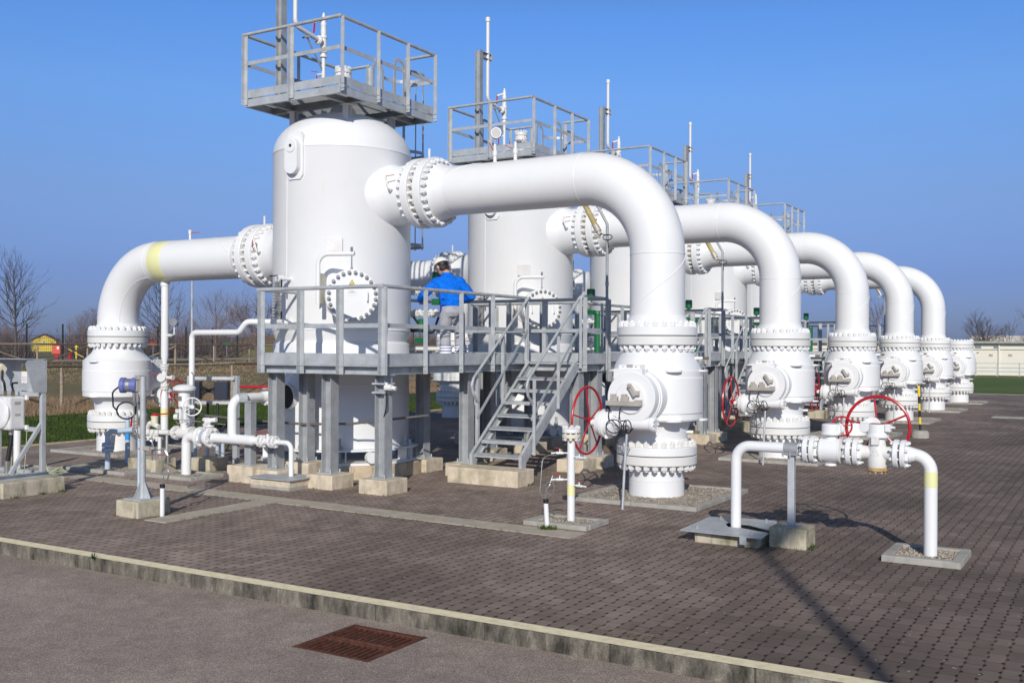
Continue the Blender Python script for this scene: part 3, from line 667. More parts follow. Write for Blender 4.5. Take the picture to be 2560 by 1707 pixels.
        bx=MB(); bx.lathe([(.027,.0125),(.026,.0135)],cc,dd,16); bx.build('lug_hole',DARK,lug,0)
    # skirt opening, drain nozzle
    aa=R(-97); dd=V((math.cos(aa),math.sin(aa),0)); g=MB(); g.lathe([(.20,1.0),(.20,1.16),(.185,1.16),(.185,1.02)],(0,0,1.22),dd,32); s=g.build('skirt_sleeve',WHITE,t,30)
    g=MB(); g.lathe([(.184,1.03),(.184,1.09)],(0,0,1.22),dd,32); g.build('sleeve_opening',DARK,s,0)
    # top nozzles
    g=MB(); g.lathe([(.26,5.66),(.20,5.80),(.10,6.0),(.10,6.24),(.10,6.29),(.135,6.31),(.135,6.375),(.115,6.38),(.115,6.405),(.135,6.41),(.135,6.475)],n=36); b=g.build('top_nozzle',WHITE2,t,30)
    g=MB(); g.bolts((0,0,0),(0,0,1),.115,12,6.27,6.515,.012,.026,.02,stud=.008); g.build('stud_bolt_ring',WHITE2,b,0)
    x,y=-.40,-.02
    g=MB(); g.cyl((x,y,5.55),(x,y,6.72),.032,14); g.lathe([(.06,6.720),(.06,6.750),(.04,6.755),(.04,6.790),(.062,6.795),(.062,6.830),(.045,6.850),(.055,6.920),(.05,7.020),(.062,7.030),(.062,7.060),(.045,7.080),(.05,7.140),(.045,7.230),(.05,7.250),(.05,7.270),(.035,7.300),(.038,7.360),(.025,7.400),(.015,7.450)],(x,y,0),n=20); g.cyl((x-.02,y,7.340),(x-.14,y-.06,7.300),.022,10); g.cyl((x-.05,y-.10,6.420),(x,y,6.450),.016,8)
    g.lathe([(.055,0),(.055,.035)],(x,y-.11,6.960),(0,-1,.1),18); sv=g.build('safety_valve',WHITE2,t,30)
    g=MB(); g.bar((x-.14,y-.06,7.320),(x-.15,y-.07,7.130),.028,.012); g.bar((x-.12,y-.03,6.280),(x-.12,y-.03,6.430),.02,.01); g.bar((x-.05,y-.1,6.470),(x-.16,y-.12,6.490),.02,.008); g.build('lever',RED,sv,0)
    # level gauge on the near left side
    aa=R(-95); c,q=cs(aa); dd=V((c,q,0)); P=dd*1.36
    g=MB(); g.cyl(dd*1.05+V((0,0,3.02)),P+V((0,0,3.02)),.03,12); g.cyl(P+V((0,0,3.02)),P-dd*.1+V((0,0,3.02)),.05,12); g.build('gauge_nozzle',WHITE,t,40)
    g=MB(); g.cyl(dd*1.05+V((0,0,2.36)),P+dd*.1+V((0,0,2.36)),.045,14); g.build('gauge_nozzle',WHITE,t,40)
    g=MB(); g.box(P+V((0,0,2.69)),(.05,.07,.56),aa); 
    for i in range(12):
        for s in(-1,1): p=P+V((-q,c,0))*s*.045+V((0,0,2.43+i*.047)); g.cyl(p-dd*.03,p+dd*.04,.011,6)
    g.cyl(P+V((0,0,2.30)),P+V((0,0,3.08)),.014,8); lgz=g.build('level_gauge',STEEL,t,0)
    g=MB(); g.cyl(P-dd*.0+V((-q,c,0))*-.14+V((0,0,3.06)),P+V((0,0,3.06)),.008,6); g.cyl(P+V((-q,c,0))*-.14+V((0,0,2.34)),P+V((0,0,2.34)),.008,6); g.cyl(P+V((-q,c,0))*-.15+V((0,0,3.05)),P+V((-q,c,0))*-.15+V((0,0,3.07)),.02,8); g.build('gauge_cock',BLACK,lgz,0)
    g=MB(); g.bar(P+V((-q,c,0))*.09+V((0,0,3.0)),P+V((-q,c,0))*.09+V((0,0,2.88)),.025,.01); g.bar(P+V((-q,c,0))*.09+V((0,0,2.40)),P+V((-q,c,0))*.09+V((0,0,2.52)),.025,.01); g.build('lever',NAVY,lgz,0)
    return t
v0=make_vessel('nearest tall white vessel, first in the row, with the front platform around it')
for k in range(1,5): dup(v0,(TX,TY+DY*k,0),0,['','second tall white vessel from the front, behind the worker and the stairs','third tall white vessel from the front, seen through the nearest pipe arch','fourth tall white vessel from the front, seen through the second pipe arch','farthest tall white vessel, fifth in the row'][k])
for k in (0,1,3,4):
    g=MB(); g.lathe([(1.36,-.02),(1.36,.185),(1.345,.20)],(TX,TY+DY*k,0),n=64); o=g.build('vessel_foundation',CONCS,None,30); tag(o,'round stained concrete plinth under the %s white vessel'%['nearest','second','third','fourth','farthest'][k],'foundation','round plinths under the vessels')
# ------------------------------------------------------------------ top platforms with mast and ladder
def rail_run(par,a,b,posts,z0,top,mid,toe,post0,out,corner=True,toeth=.006,postw=.068,bolts=True):
    """guard rail between a and b (2D). posts: fractions. out: outward normal (2D)"""
    a,b,o=V((a[0],a[1],0)),V((b[0],b[1],0)),V((out[0],out[1],0)); d=(b-a).normalized()
    for f in posts:
        p=a+(b-a)*f+o*.012; g=MB(); g.angle(p+V((0,0,post0)),p+V((0,0,top-.01)),postw,postw,.006,d if abs(d.z)<1 else (1,0,0),-1,1)
        q=g.build('railing_post',GALV,par,0)
        if bolts:
            g=MB()
            for z in(post0+.04,post0+.11): g.cyl(p+o*.0+V((0,0,z))+d*.0,p+o*.065+V((0,0,z)),.009,6)
            g.build('post_bolts',GALVD,q,0)
    g=MB(); g.cyl(a+o*.01+V((0,0,top))-d*.03,b+o*.01+V((0,0,top))+d*.03,.027,12); g.build('handrail',GALV,par,40)
    g=MB(); g.bar(a+V((0,0,mid)),b+V((0,0,mid)),.008,.06); g.build('mid_rail',GALV,par,0)
    if toe: g=MB(); g.bar(a+V((0,0,(toe[0]+toe[1])/2)),b+V((0,0,(toe[0]+toe[1])/2)),toeth,toe[1]-toe[0]); g.build('toe_board',GALV,par,0)
def make_top(label):
    t=thing('top_platform',label,'platform',(TX,TY,0),0,'steel platforms on top of the vessels')
    x0,x1,y0,y1=-1.0,.93,-1.17,1.20; zf,zd,zt=5.745,5.86,6.875
    for a,b,ps,o in(((x0,y0),(x1,y0),(0,.5),(0,-1)),((x1,y0),(x1,y1),(0,.36,.68,1),(1,0)),((x0,y0),(x0,y1),(.5,1),(-1,0))):
        rail_run(t,a,b,ps,zd,zt,6.42,(5.875,6.0),zf+.02,o)
    rail_run(t,(x0,y1),(x0+.55,y1),(1,),zd,zt,6.42,(5.875,6.0),zf+.02,(0,1)); rail_run(t,(x1-.55,y1),(x1,y1),(0,),zd,zt,6.42,(5.875,6.0),zf+.02,(0,1))
    for nm,(p,q) in zip(('fascia_beam',)*4,(((x0,y0),(x1,y0)),((x1,y0),(x1,y1)),((x1,y1),(x0,y1)),((x0,y1),(x0,y0)))):
        g=MB(); d=(V((q[0],q[1],0))-V((p[0],p[1],0))).normalized()*.0; g.channel((p[0],p[1],5.80),(q[0],q[1],5.80),.05,.115,.007,(0,0,1),-1); g.build(nm,GALV,t,0)
    for yy in(-.55,.55): g=MB(); g.hbeam((x0+.01,yy,5.79),(x1-.01,yy,5.79),.08,.10); g.build('joist',GALVD,t,0)
    for xx in(-.55,.55):
        for ya,yb in((y0+.01,-.6),(.6,y1-.01)): g=MB(); g.hbeam((xx,ya,5.785),(xx,yb,5.785),.07,.09); g.build('joist',GALVD,t,0)
    for xx in(-.55,.55):
        for yy in(-.55,.55):
            g=MB(); g.hbeam((xx,yy,5.46),(xx,yy,5.738),.10,.10,up=(0,1,0)); g.box((xx,yy,5.732),(.16,.16,.010)); g.build('support_leg',WHITE2,t,0)
    g=MB(); yy=y0+.02
    while yy<y1-.02:                                        # bar grating
        g.bar((x0+.01,yy,5.852),(x1-.01,yy,5.852),.005,.025); yy+=.045
    xx=x0+.03
    while xx<x1: g.bar((xx,y0+.01,5.858),(xx,y1-.01,5.858),.006,.008); xx+=.10
    g.build('grating_floor',GALVD,t,0)
    return t
tp=make_top('galvanised steel platform with railings on top of the nearest vessel')
for k in range(1,5): dup(tp,(TX,TY+DY*k,0),0,'galvanised railed platform on top of the %s vessel'%(['','second','third','fourth','farthest'][k]))
def make_mast(label):
    t=thing('vent_mast',label,'vent mast',(TX-.42,TY-.98,5.86),0,'vent pipes held by steel masts')
    g=MB(); g.hbeam((0,0,-.02),(0,0,2.16),.12,.12,.010,.008,up=(1,0,0)); g.build('steel_post',GALVD,t,0)
    g=MB(); g.hbeam((.0,.03,2.09),(.03,.36,2.09),.09,.12,.008,.006); g.box((.03,.37,2.09),(.12,.012,.14)); g.build('bracket_arm',GALVD,t,0)
    g=MB(); g.tube(fillet([(.03,.28,2.86),(.03,.28,1.20),(.02,.87,1.11)],.13,8),.036,16); g.lathe([(.036,0),(.05,.01),(.05,.09),(.04,.10)],(.03,.28,2.80),n=18); g.lathe([(.075,0),(.075,.03)],(.02,.83,1.115),(0,1,0),18); g.build('vent_pipe',WHITE2,t,40)
    g=MB(); g.bar((.02,.55,1.10),(.02,.96,.62),.04,.006,(1,0,0)); g.cyl((-.06,.55,1.09),(.10,.55,1.09),.016,8); g.build('pipe_brace',GALVD,t,0)
    return t
ms=make_mast('tallest steel mast holding a white vent pipe, on the nearest vessel platform')
for k in range(1,5): dup(ms,(TX-.42,TY-.98+DY*k,5.86),0,'steel mast with white vent pipe on the %s vessel platform'%(['','second','third','fourth','farthest'][k]))
def make_ladder(label):
    t=thing('caged_ladder',label,'ladder',(TX+.02,TY+1.30,0),0,'caged ladders behind the vessels')
    for s in(-1,1):
        x=s*.23
        g=MB(); p=[(x,0,1.75),(x,0,6.75)]
        for i in range(1,9): a=PI*i/8; p.append((x,-.13+.13*math.cos(a),6.75+.13*math.sin(a)))
        p.append((x,-.26,5.9)); g2=MB()
        for i in range(len(p)-1): g.bar(p[i],p[i+1],.012,.06,(1,0,0) if abs(V(p[i+1])[2]-V(p[i])[2])<1e-6 else (0,1,0))
        g.build('ladder_stile',GALV,t,0)
    g=MB(); z=1.9
    while z<5.95: g.cyl((-.23,0,z),(.23,0,z),.012,8); z+=.28
    g.build('rungs',GALV,t,40)
    for z in(6.72,6.15,5.35,4.55,3.75):
        g=MB(); pts=[(.36*math.cos(a),.30+.36*math.sin(a)) for a in[R(-30)+R(240)*i/20 for i in range(21)]]; pts=[(.23,0)]+pts+[(-.23,0)]
        for i in range(len(pts)-1): g.bar((pts[i][0],pts[i][1],z),(pts[i+1][0],pts[i+1][1],z),.006,.055)
        g.build('cage_hoop',GALV,t,0)
    for a in(20,55,90,125,160):
        c,q=cs(R(a)); g=MB(); g.bar((.355*c,.30+.355*q,3.7),(.355*c,.30+.355*q,6.74),.006,.03); g.build('cage_strap',GALV,t,0)
    return t
ld=make_ladder('caged galvanised ladder behind the nearest vessel')
for k in range(1,5): dup(ld,(TX+.02,TY+1.30+DY*k,0),0,'caged galvanised ladder behind the %s vessel'%(['','second','third','fourth','farthest'][k]))
# ------------------------------------------------------------------ lower walkway platforms and stairs
def make_walk(label):
    t=thing('walkway_platform',label,'platform',(0,TY,0),0,'railed walkways around the vessel feet')
    x0,x1,y0,y1=-10.86,-8.61,-1.93,2.74; xl=-7.53; yl=1.86; zd=1.74; tp=2.81
    rail_run(t,(x0,y0),(x1,y0),(.02,.355,.675,1),zd,tp,2.28,(1.745,1.90),1.61,(0,-1),postw=.075)
    rail_run(t,(x1,y0),(x1,yl),(0,.245,.485,.72,1),zd,tp,2.28,(1.745,1.90),1.61,(1,0),postw=.075)
    rail_run(t,(xl,yl),(xl,y1),(0,1),zd,tp,2.28,(1.745,1.90),1.61,(1,0),postw=.075)
    rail_run(t,(xl,y1),(x0,y1),(.35,.68,1),zd,tp,2.28,(1.745,1.90),1.61,(0,1),postw=.075)
    rail_run(t,(x0,y0),(x0,-1.1),(1,),zd,tp,2.28,(1.745,1.90),1.61,(-1,0),postw=.075); rail_run(t,(x0,1.15),(x0,y1),(.1,),zd,tp,2.28,(1.745,1.90),1.61,(-1,0),postw=.075)
    g=MB(); c=.12
    nx=int((x1-x0)/c); ny=int((y1-y0)/c)
    for i in range(nx+1):
        for j in range(ny+1):
            xa=x0+c*i; ya=y0+c*j; xb=min(xa+c,x1); yb=min(ya+c,y1)
            if math.hypot((xa+xb)/2-TX,(ya+yb)/2)<1.18: continue
            g.add([(xa,ya,zd),(xb,ya,zd),(xb,yb,zd),(xa,yb,zd),(xa,ya,zd-.03),(xb,ya,zd-.03),(xb,yb,zd-.03),(xa,yb,zd-.03)],[(0,1,2,3),(7,6,5,4),(0,4,5,1),(1,5,6,2),(2,6,7,3),(3,7,4,0)])
    g.box(((x1+xl)/2,(yl+y1)/2,zd-.0155),(xl-x1-.01,y1-yl,.03)); g.build('deck',GALVD,t,0)
    runs=[((x0,y0),(x1,y0)),((x1,y0),(x1,y1)),((x1,yl),(xl,yl)),((xl,yl),(xl,y1)),((xl,y1),(x0,y1))]
    for a,b in runs:
        d=(V(b)-V(a)).normalized(); n=V((d.y,-d.x)); o=n*-.075
        g=MB(); g.bar((a[0],a[1],1.732),(b[0],b[1],1.732),.055,.02); g.hbeam((a[0]+o.x,a[1]+o.y,1.665),(b[0]+o.x,b[1]+o.y,1.665),.09,.105,.009,.007); g.build('edge_beam',GALV,t,0)
    for yy in(-1.2,1.25,2.1): g=MB(); g.hbeam((x0+.1,yy,1.655),(x1-.06,yy,1.655),.08,.10); g.build('joist',GALVD,t,0)
    cols=[(-8.75,-1.71,.2),(-9.72,-1.69,.2),(-10.75,-1.69,.2),(-10.5,-1.31,.29),(-9.80,.66,.2),(-8.86,.52,.2),(-7.66,1.93,.2),(-7.66,2.6,.2),(-9.75,2.6,.2)]
    for x,y,zb in cols:
        g=MB(); g.hbeam((x,y,zb),(x,y,1.61),.17,.17,.012,.010,up=(1,0,0)); c=g.build('support_column',GALVD,t,0)
        g=MB(); g.box((x,y,zb+.007),(.25,.25,.014)); g.bolts((x,y,zb),(0,0,1),.14,4,0,.06,.012,ph=.5); g.build('base_plate',GALV,c,0)
        g=MB(); g.box((x,y,1.603),(.22,.22,.012)); g.build('cap_plate',GALV,c,0)
    return t,cols
wk,cols=make_walk('galvanised walkway platform around the nearest vessel, the worker standing on it')
for k in range(1,5): dup(wk,(0,TY+DY*k,0),0,'galvanised walkway platform around the %s vessel'%(['','second','third','fourth','farthest'][k]))
cn=['under the front right corner column','under the middle front column','under the left front column','close against the vessel plinth','behind the vessel on its right','under the column left of the stairs','under the landing column behind the first handwheel','under the rear landing column','under the rear column']
for k in range(4):
    for i,(x,y,zb) in enumerate(cols):
        if k>0 and i in(2,3,8) or (k,i) in((2,1),(2,6),(2,7),(3,5),(3,7)): continue
        h=.24
        lab='square concrete footing %s of the %s walkway'%(cn[i] if not(k>0 and i==6) else 'under the landing column',['nearest','second','third','fourth'][k])
        block(x-h,y+TY+DY*k-h,x+h,y+TY+DY*k+h,zb-.001,CONC,lab)
def make_stairs(label):
    t=thing('steel_stairs',label,'stairs',(0,TY,0),0,'steel stairs up to the walkways')
    xl,xr=-8.50,-7.60; yb,yt=.13,1.83; zb,zt=.22,1.70
    d=V((0,yt-yb,zt-zb)).normalized(); nrm=V((0,-d.z,d.y))
    for x,s in((xl,-1),(xr,1)):
        g=MB(); g.channel((x,yb,zb+.12),(x,yt,zt),.05,.17,.008,nrm,-s); g.bar((x-s*.02,yb-.005,.205),(x-s*.02,yb-.005,zb+.18),.05,.13,(0,1,0)); g.build('stringer',GALV,t,0)
        ps=[]
        for f in(.12,.56): 
            p=V((x+s*.03,yb+(yt-yb)*f,zb+(zt-zb)*f)); g=MB(); g.angle(p,p+V((0,0,1.12)),.05,.05,.006,(0,1,0),-s,1); g.build('railing_post',GALV,t,0)
        a=V((x+s*.03,yb+(yt-yb)*.10,zb+(zt-zb)*.10+1.13)); b=V((x+s*.03,yt+.03,2.81))
        pts=[a+V((0,.03,-.33)),a+V((0,-.10,-.22)),a+V((0,-.15,-.08)),a+V((0,-.09,.03)),a+V((0,.04,.13))]
        g=MB(); g.tube(fillet(pts+[b],[.05,.08,.08,.1],4),.0225,12); g.build('handrail',GALV,t,50)
        g=MB(); g.bar(V((x+s*.025,yb+(yt-yb)*.10,zb+.70)),V((x+s*.025,yt,2.28)),.008,.05); g.build('mid_rail',GALV,t,0)
        g=MB(); g.angle((x+s*.03,yt,1.66),(x+s*.03,yt,2.80),.05,.05,.006,(0,1,0),-s,1); g.build('railing_post',GALV,t,0)
    for i in range(7):
        z=.39+i*.187; y=yb+.10+(yt-yb)*(z-.39)/(zt-zb)+.02
        g=MB(); g.box(((xl+xr)/2,y,z-.012),(xr-xl-.02,.25,.024)); g.box(((xl+xr)/2,y-.122,z-.02),(xr-xl-.021,.006,.05)); g.build('tread',GALV,t,0)
    return t
st=make_stairs('nearest galvanised steel staircase with handrails in front of the second vessel')
for k in range(1,4): dup(st,(0,TY+DY*k,0),0,['','second galvanised staircase, behind the front white valve','third galvanised staircase, half hidden behind the second white valve','fourth galvanised staircase, far back behind the third white valve'][k])
for k in range(4): block(-8.64,12.58+DY*k,-7.43,13.06+DY*k,.23,CONCM if k else CONC,'long concrete step block under the %s staircase foot'%['nearest','second','third','fourth'][k],'stair_footing','concrete blocks under the stairs')
# flood light poles on the landings
def make_pole(label):
    t=thing('light_pole',label,'lamp',(-7.48,TY+2.66,0),0,'light poles on the stair landings')
    g=MB(); g.tube(fillet([(0,0,1.62),(0,0,4.05),(-.40,.05,4.72)],.12,6),.024,12); g.build('pole',GALVD,t,50)
    g=MB(); g.cyl((0,0,3.02),(0,0,3.10),.03,12); g.build('pole_collar',GALV,t,40)
    a=V((-.14,-.04,3.93)); b=V((-.62,.02,4.75)); d=(b-a).normalized()
    g=MB(); g.cyl(a,a+d*.12,.055,14); g.cyl(a-d*.06,a,.04,8); g.box(a-d*.05+V((-.05,0,-.03)),(.10,.06,.06)); g.cyl(b,b+d*.08,.055,14); h=g.build('lamp_head',TAUPE,t,40)
    g=MB(); g.cyl(a+d*.12,b,.046,16); g.build('lamp_tube',simple('amber_glass',(.50,.40,.18),.12,0,.3),h,50)
    g=MB(); p=[a-d*.04]
    for i in range(24): q=2*PI*i/16; p.append(V((.02+.085*math.cos(q+2),-.03,3.83+.045*math.sin(q+2)))); 
    p.append(V((.03,-.02,3.66))); g.tube(p,.008,6); g.build('lamp_cable',BLACK,t,60)
    return t
lp=make_pole('slim grey light pole with slanted tube lamp beside the nearest stair landing')
for k in (1,4): dup(lp,(-7.48,TY+2.66+DY*k,0),0,'slim grey light pole with slanted tube lamp at the %s stair landing'%(['','second','third','fourth','farthest'][k]))
# junction light under the landing
def make_bulk(k):
    pass
# ------------------------------------------------------------------ green actuated control skids between the vessels
def make_skid(label):
    t=thing('control_manifold',label,'valve manifold',(-9.80,TY+1.14,1.74),0,'green actuated manifolds on the walkways')
    g=MB()
    for z in(1.18,.80,.22): g.cyl((-.95,0,z),(.05,0,z),.035,12)
    for x in(-.62,-.30): g.cyl((x,0,.80),(x,0,1.18),.013,8)
    for x in(-.82,-.7,-.58,-.48,-.37,-.25,-.15):
        for z in(.80,1.18): g.lathe([(.06,0),(.06,.03)],(x,0,z),(1,0,0),14); g.cyl((x+.05,-.03,z),(x+.05,.03,z+.05),.045,8)
    g.build('manifold_pipes',WHITE2,t,40)
    g=MB(); g.cyl((.10,.0,.05),(.10,0,.95),.075,18); g.lathe([(.06,0),(.085,.02),(.085,.06),(.06,.09)],(.10,0,.94),n=18); g.build('gas_cylinder',GREEN,t,40)
    g=MB(); g.lathe([(.03,0),(.085,.03),(.09,.06),(.09,.22),(.08,.24)],(-.06,0,1.26),n=18); g.cyl((-.06,0,1.18),(-.06,0,1.28),.02,8); g.box((-.06,0,1.0),(.16,.12,.10)); g.build('actuator_head',GREEN,t,30)
    g=MB(); g.lathe([(.05,0),(.07,.02),(.07,.2),(.05,.22)],(-.36,-.03,.50),n=16); g.box((-.36,-.03,.36),(.22,.08,.08)); g.build('actuator_cylinder',GREEN,t,30)
    g=MB(); g.tube(fillet([(-.5,-.06,.75),(-.3,-.1,.55),(-.1,-.08,.45),(-.0,-.05,.75)],.08,5),.02,8); g.tube(fillet([(-.8,-.06,.62),(-.5,-.08,.52),(-.2,-.07,.60)],.08,5),.03,8); g.build('hose',BLACK,t,60)
    g=MB(); g.bar((-.7,-.05,1.26),(-.52,-.05,1.26),.02,.01); g.bar((-.9,-.05,.98),(-.72,-.05,.98),.02,.01); g.bar((-.85,-.05,.90),(-.68,-.05,.90),.02,.01); g.bar((-.2,-.05,1.03),(0.,-.05,1.0),.02,.01); g.build('lever',RED,t,0)
    return t
sk=make_skid('green actuator and white pipe manifold just in front of the worker')
for k in range(1,5): dup(sk,(-9.80,TY+1.14+DY*k,1.74),0,'green actuator and white pipe manifold beside the %s vessel'%(['','second','third','fourth','farthest'][k]))
# ------------------------------------------------------------------ pipe bridge in the right foreground
BY=10.44; BZ=.985
def small_line():
    t=thing('bypass_pipe','white pipe bridge in the right foreground with a pale yellow band on its right leg','pipe',(0,BY,0))
    g=MB(); g.tube(fillet([(-3.515,0,-.05),(-3.515,0,BZ),(-2.86,0,BZ)],.15,10),.054,24); g.cyl((-3.515,0,.80),(-3.515,0,.806),.0555,24); g.build('left_leg',WHITE,t,50)
    g=MB(); g.tube(fillet([(-1.83,0,BZ),(-1.61,0,BZ),(-1.61,0,.0)],.155,12),[.062]*16,28) if 0 else g.tube(fillet([(-1.84,0,BZ),(-1.61,0,BZ),(-1.61,0,.0)],.155,12),.061,28); g.build('right_leg',WHITE,t,50)
    g=MB(); g.lathe([(.0615,0),(.0622,.001),(.0622,.145),(.0615,.146)],(-1.61,0,.69),n=28); g.build('yellow_band',YELLOW,t,0)
    for x,h in((-2.745,-1),(-2.325,1),(-1.885,1)):
        for s in(-1,1):
            g=MB(); b=.012 if s>0 else -.012; a=(s,0,0)
            g.lathe([(.136,.010),(.14,.014),(.14,.050),(.136,.054),(.09,.056),(.062,.10)],(x,0,BZ),a,36); f=g.build('flange',WHITE,t,30)
        g=MB(); g.bolts((x,0,BZ),(1,0,0),.112,8,-.088,.088,.010,.022,.018,.5,stud=.008); g.build('stud_bolt_ring',WHITE,t,0)
    g=MB(); g.cyl((-1.80,0,BZ),(-1.74,0,BZ),.078,28,.061); g.build('reducer',WHITE,t)
    return t
small_line()
t=thing('ball_valve','small white ball valve with the smaller red handwheel on the foreground pipe bridge','valve',(-2.545,BY,BZ),0)
g=MB(); g.lathe([(.075,-.11),(.12,-.10),(.124,-.09),(.124,-.078),(.121,-.075),(.121,.085),(.124,.088),(.124,.10),(.08,.115)],(0,0,0),(1,0,0),40); g.cyl((0,0,.10),(0,0,.17),.055,20); g.lathe([(.055,-.125),(.06,-.14),(.06,-.15)],(0,0,0),n=16); b=g.build('valve_body',WHITE,t,30)
g=MB(); g.lathe([(.095,.155),(.10,.16),(.10,.175),(.088,.18),(.088,.25),(.08,.262),(.05,.268)],n=28); g.box((.04,.03,.215),(.12,.11,.07)); g.lathe([(.05,0),(.055,.01),(.055,.03)],(.055,.04,.215),(.5,.85,0),18); g.build('gear_cap',WHITE,t,30)
handwheel(t,(.075,.14,.235),(.25,-.95,.15),.095,.009,4,RED,.018,0,.1)
t=thing('plug_valve','small white plug valve with rusty base and the large red handwheel in the foreground','valve',(-2.10,BY,BZ),0)
g=MB(); g.lathe([(.085,-.14),(.09,-.125),(.088,-.06),(.085,.06),(.07,.15)],n=30); g.lathe([(.14,-.165),(.072,-.16),(.066,-.10),(.066,.10),(.072,.16)][1:],(0,0,0),(1,0,0),28); g.box((0,-.085,.125),(.07,.04,.08)); g.build('valve_body',WHITE2,t,40)
g=MB(); g.lathe([(.088,-.176),(.094,-.17),(.094,-.145),(.088,-.14)],n=30); g.bolts((0,0,0),(0,0,1),.075,8,-.195,-.14,.010); g.build('base_cap',simple('rust_stained_paint',(.55,.36,.16),.6,0,.5,16),t,30)
text_mesh('cast_lettering','4"\n600\nWCC',.032,WHITE,t,frame((0,-.0895,.045),(0,-1,0)))
g=MB(); g.lathe([(.105,.15),(.11,.155),(.11,.175),(.094,.18),(.094,.275),(.085,.282)],n=32); g.lathe([(.046,0),(.05,.008),(.05,.10)],(-.115,-.06,.245),(.15,1,0),20); g.lathe([(.05,-.06),(.06,-.05),(.06,-.03)],(-.115,-.0,.245),(.15,-1,0),20); g.box((.11,-.02,.25),(.05,.10,.07)); g.cyl((.13,-.03,.255),(.17,-.04,.255),.012,8); g.build('gear_cap',WHITE,t,30)
g=MB(); g.lathe([(.07,0),(.072,.004)],(0,0,.282),n=24); g.build('cap_gasket',simple('rust_ring',(.24,.09,.05),.8),t,0)
g=MB(); g.cyl((-.06,.04,.245),(-.052,.22,.235),.02,10); g.lathe([(.085,0),(.09,.006),(.09,.02)],(-.065,.05,.255),(.05,1,-.02),24); g.build('wheel_shaft',WHITE,t,40)
handwheel(t,(-.045,.24,.235),(.04,-1,.03),.302,.0155,5,RED,.03,0,.1)
t=thing('pipe_support','slim galvanised post clamped under the foreground pipe bridge','support',(-2.935,BY,.2))
g=MB(); g.bar((0,0,.0),(0,0,.72),.068,.068,(1,0,0)); g.build('post',GALV,t,0,.006)
g=MB(); g.box((0,0,.006),(.19,.13,.012)); g.build('base_plate',GALVD,t,0)
g=MB(); g.lathe([(.056,-.07),(.062,-.07),(.062,.07),(.056,.07)],(0,0,.785),(1,0,0),28); g.box((0,0,.735),(.17,.14,.01)); g.box((0,0,.722),(.17,.14,.008))
for s in(-.07,.0,.07): g.cyl((s,-.068,.70),(s,-.068,.76),.008,6); g.cyl((s,.068,.70),(s,.068,.76),.008,6)
g.build('pipe_clamp',GALVD,t,30)
block(-3.11,BY-.19,-2.735,BY+.17,.2,CONCM,'lichen stained concrete block under the foreground pipe bridge post',group=None)
# inspection pit with loose steel plates
t=thing('valve_pit','low concrete pit box with two bent steel cover plates at the foreground pipe foot','pit',(-3.51,10.475,0))
g=MB(); g.box((0,-.355,.05),(.66,.05,.12)); g.box((-.305,0,.05),(.05,.66,.12)); g.box((.305,0,.05),(.05,.66,.12)); g.box((0,.355,.05),(.66,.05,.12)); g.build('pit_wall',CONCM,t,0,.01)
g=MB(); g.box((0,0,.01),(.56,.66,.01)); g.build('pit_floor',DARK,t,0)
def plate(P,th,par):
    g=MB(); n=len(P); g.add([(x,y,z+th) for x,y,z in P]+[(x,y,z) for x,y,z in P],[tuple(range(n)),tuple(range(2*n-1,n-1,-1))]+[(i,n+i,n+(i+1)%n,(i+1)%n) for i in range(n)]); return g.build('cover_plate',GALV,par,0)
plate([(-.46,-.46,.115),(.41,-.49,.115),(.40,-.22,.128),(.09,-.10,.13),(-.07,-.10,.13),(-.16,.08,.13),(-.14,.45,.13),(-.47,.455,.125)],.008,t)
plate([(-.15,.10,.140),(.08,.09,.140),(.38,-.12,.140),(.39,.10,.140),(.27,.49,.140),(-.15,.455,.140)],.008,t)
for x,y,z in((-.33,-.30,.126),(.26,-.34,.128),(-.30,.34,.134),(.20,.35,.148)):
    g=MB(); g.cyl((x,y,z),(x,y,z+.03),.012,6); g.cyl((x,y,z),(x,y,z+.006),.026,12); g.build('plate_bolt',GALVD,t,0)
g=MB(); g.box((.22,-.4865,.08),(.07,.005,.075)); g.build('plate_tab',GALV,t,0)
gravel_pad(-2.0,10.12,-1.30,10.86,'small concrete kerbed gravel square at the right leg of the foreground pipe',.09,.06,900)
# ------------------------------------------------------------------ standpipe and conduit stubs
t=thing('standpipe','slim white standpipe with bolted top flange and pale yellow band beside the front valve','standpipe',(-5.425,10.38,0))
g=MB(); g.cyl((0,0,0),(0,0,.98),.044,24); g.build('pipe',WHITE,t,40)
g=MB(); g.lathe([(.0445,0),(.0452,.001),(.0452,.13),(.0445,.131)],(0,0,.32),n=24); g.build('yellow_band',YELLOW,t,0)
g=MB(); g.lathe([(.044,.93),(.055,.965),(.10,.97),(.105,.975),(.105,1.01),(.10,1.015)],n=28); f=g.build('lower_flange',CREAM,t,30)
g=MB(); g.lathe([(.10,1.03),(.105,1.035),(.105,1.07),(.10,1.075),(.05,1.08),(.02,1.10)],n=28); g.build('blind_flange',WHITE,t,30)
g=MB(); g.bolts((0,0,0),(0,0,1),.085,8,.94,1.11,.011,.022,.019,.5,stud=.008); g.build('stud_bolt_ring',WHITE2,t,0)
for z,s in((.80,-1),(.50,-1),(.76,1),(.44,1)): small_valve(t,(s*.035,-.02,z),(s*.8,-.6,0) if s<0 else (.9,-.2,0),(s*.9,-.5,.12),.07,RED,.010,WHITE)
g=MB(); g.tube([(-.13,-.13,.80),(-.20,-.26,.77),(-.215,-.29,.72),(-.18,-.40,.40),(-.12,-.43,.33)],.0045,8); g.tube([(-.13,-.13,.50),(-.17,-.33,.46),(-.18,-.38,.44)],.0045,8); g.build('impulse_tube',STEEL,t,50)
gravel_pad(-5.86,10.04,-5.06,10.62,'small concrete kerbed gravel square around the slim standpipe',.085,.05,500)
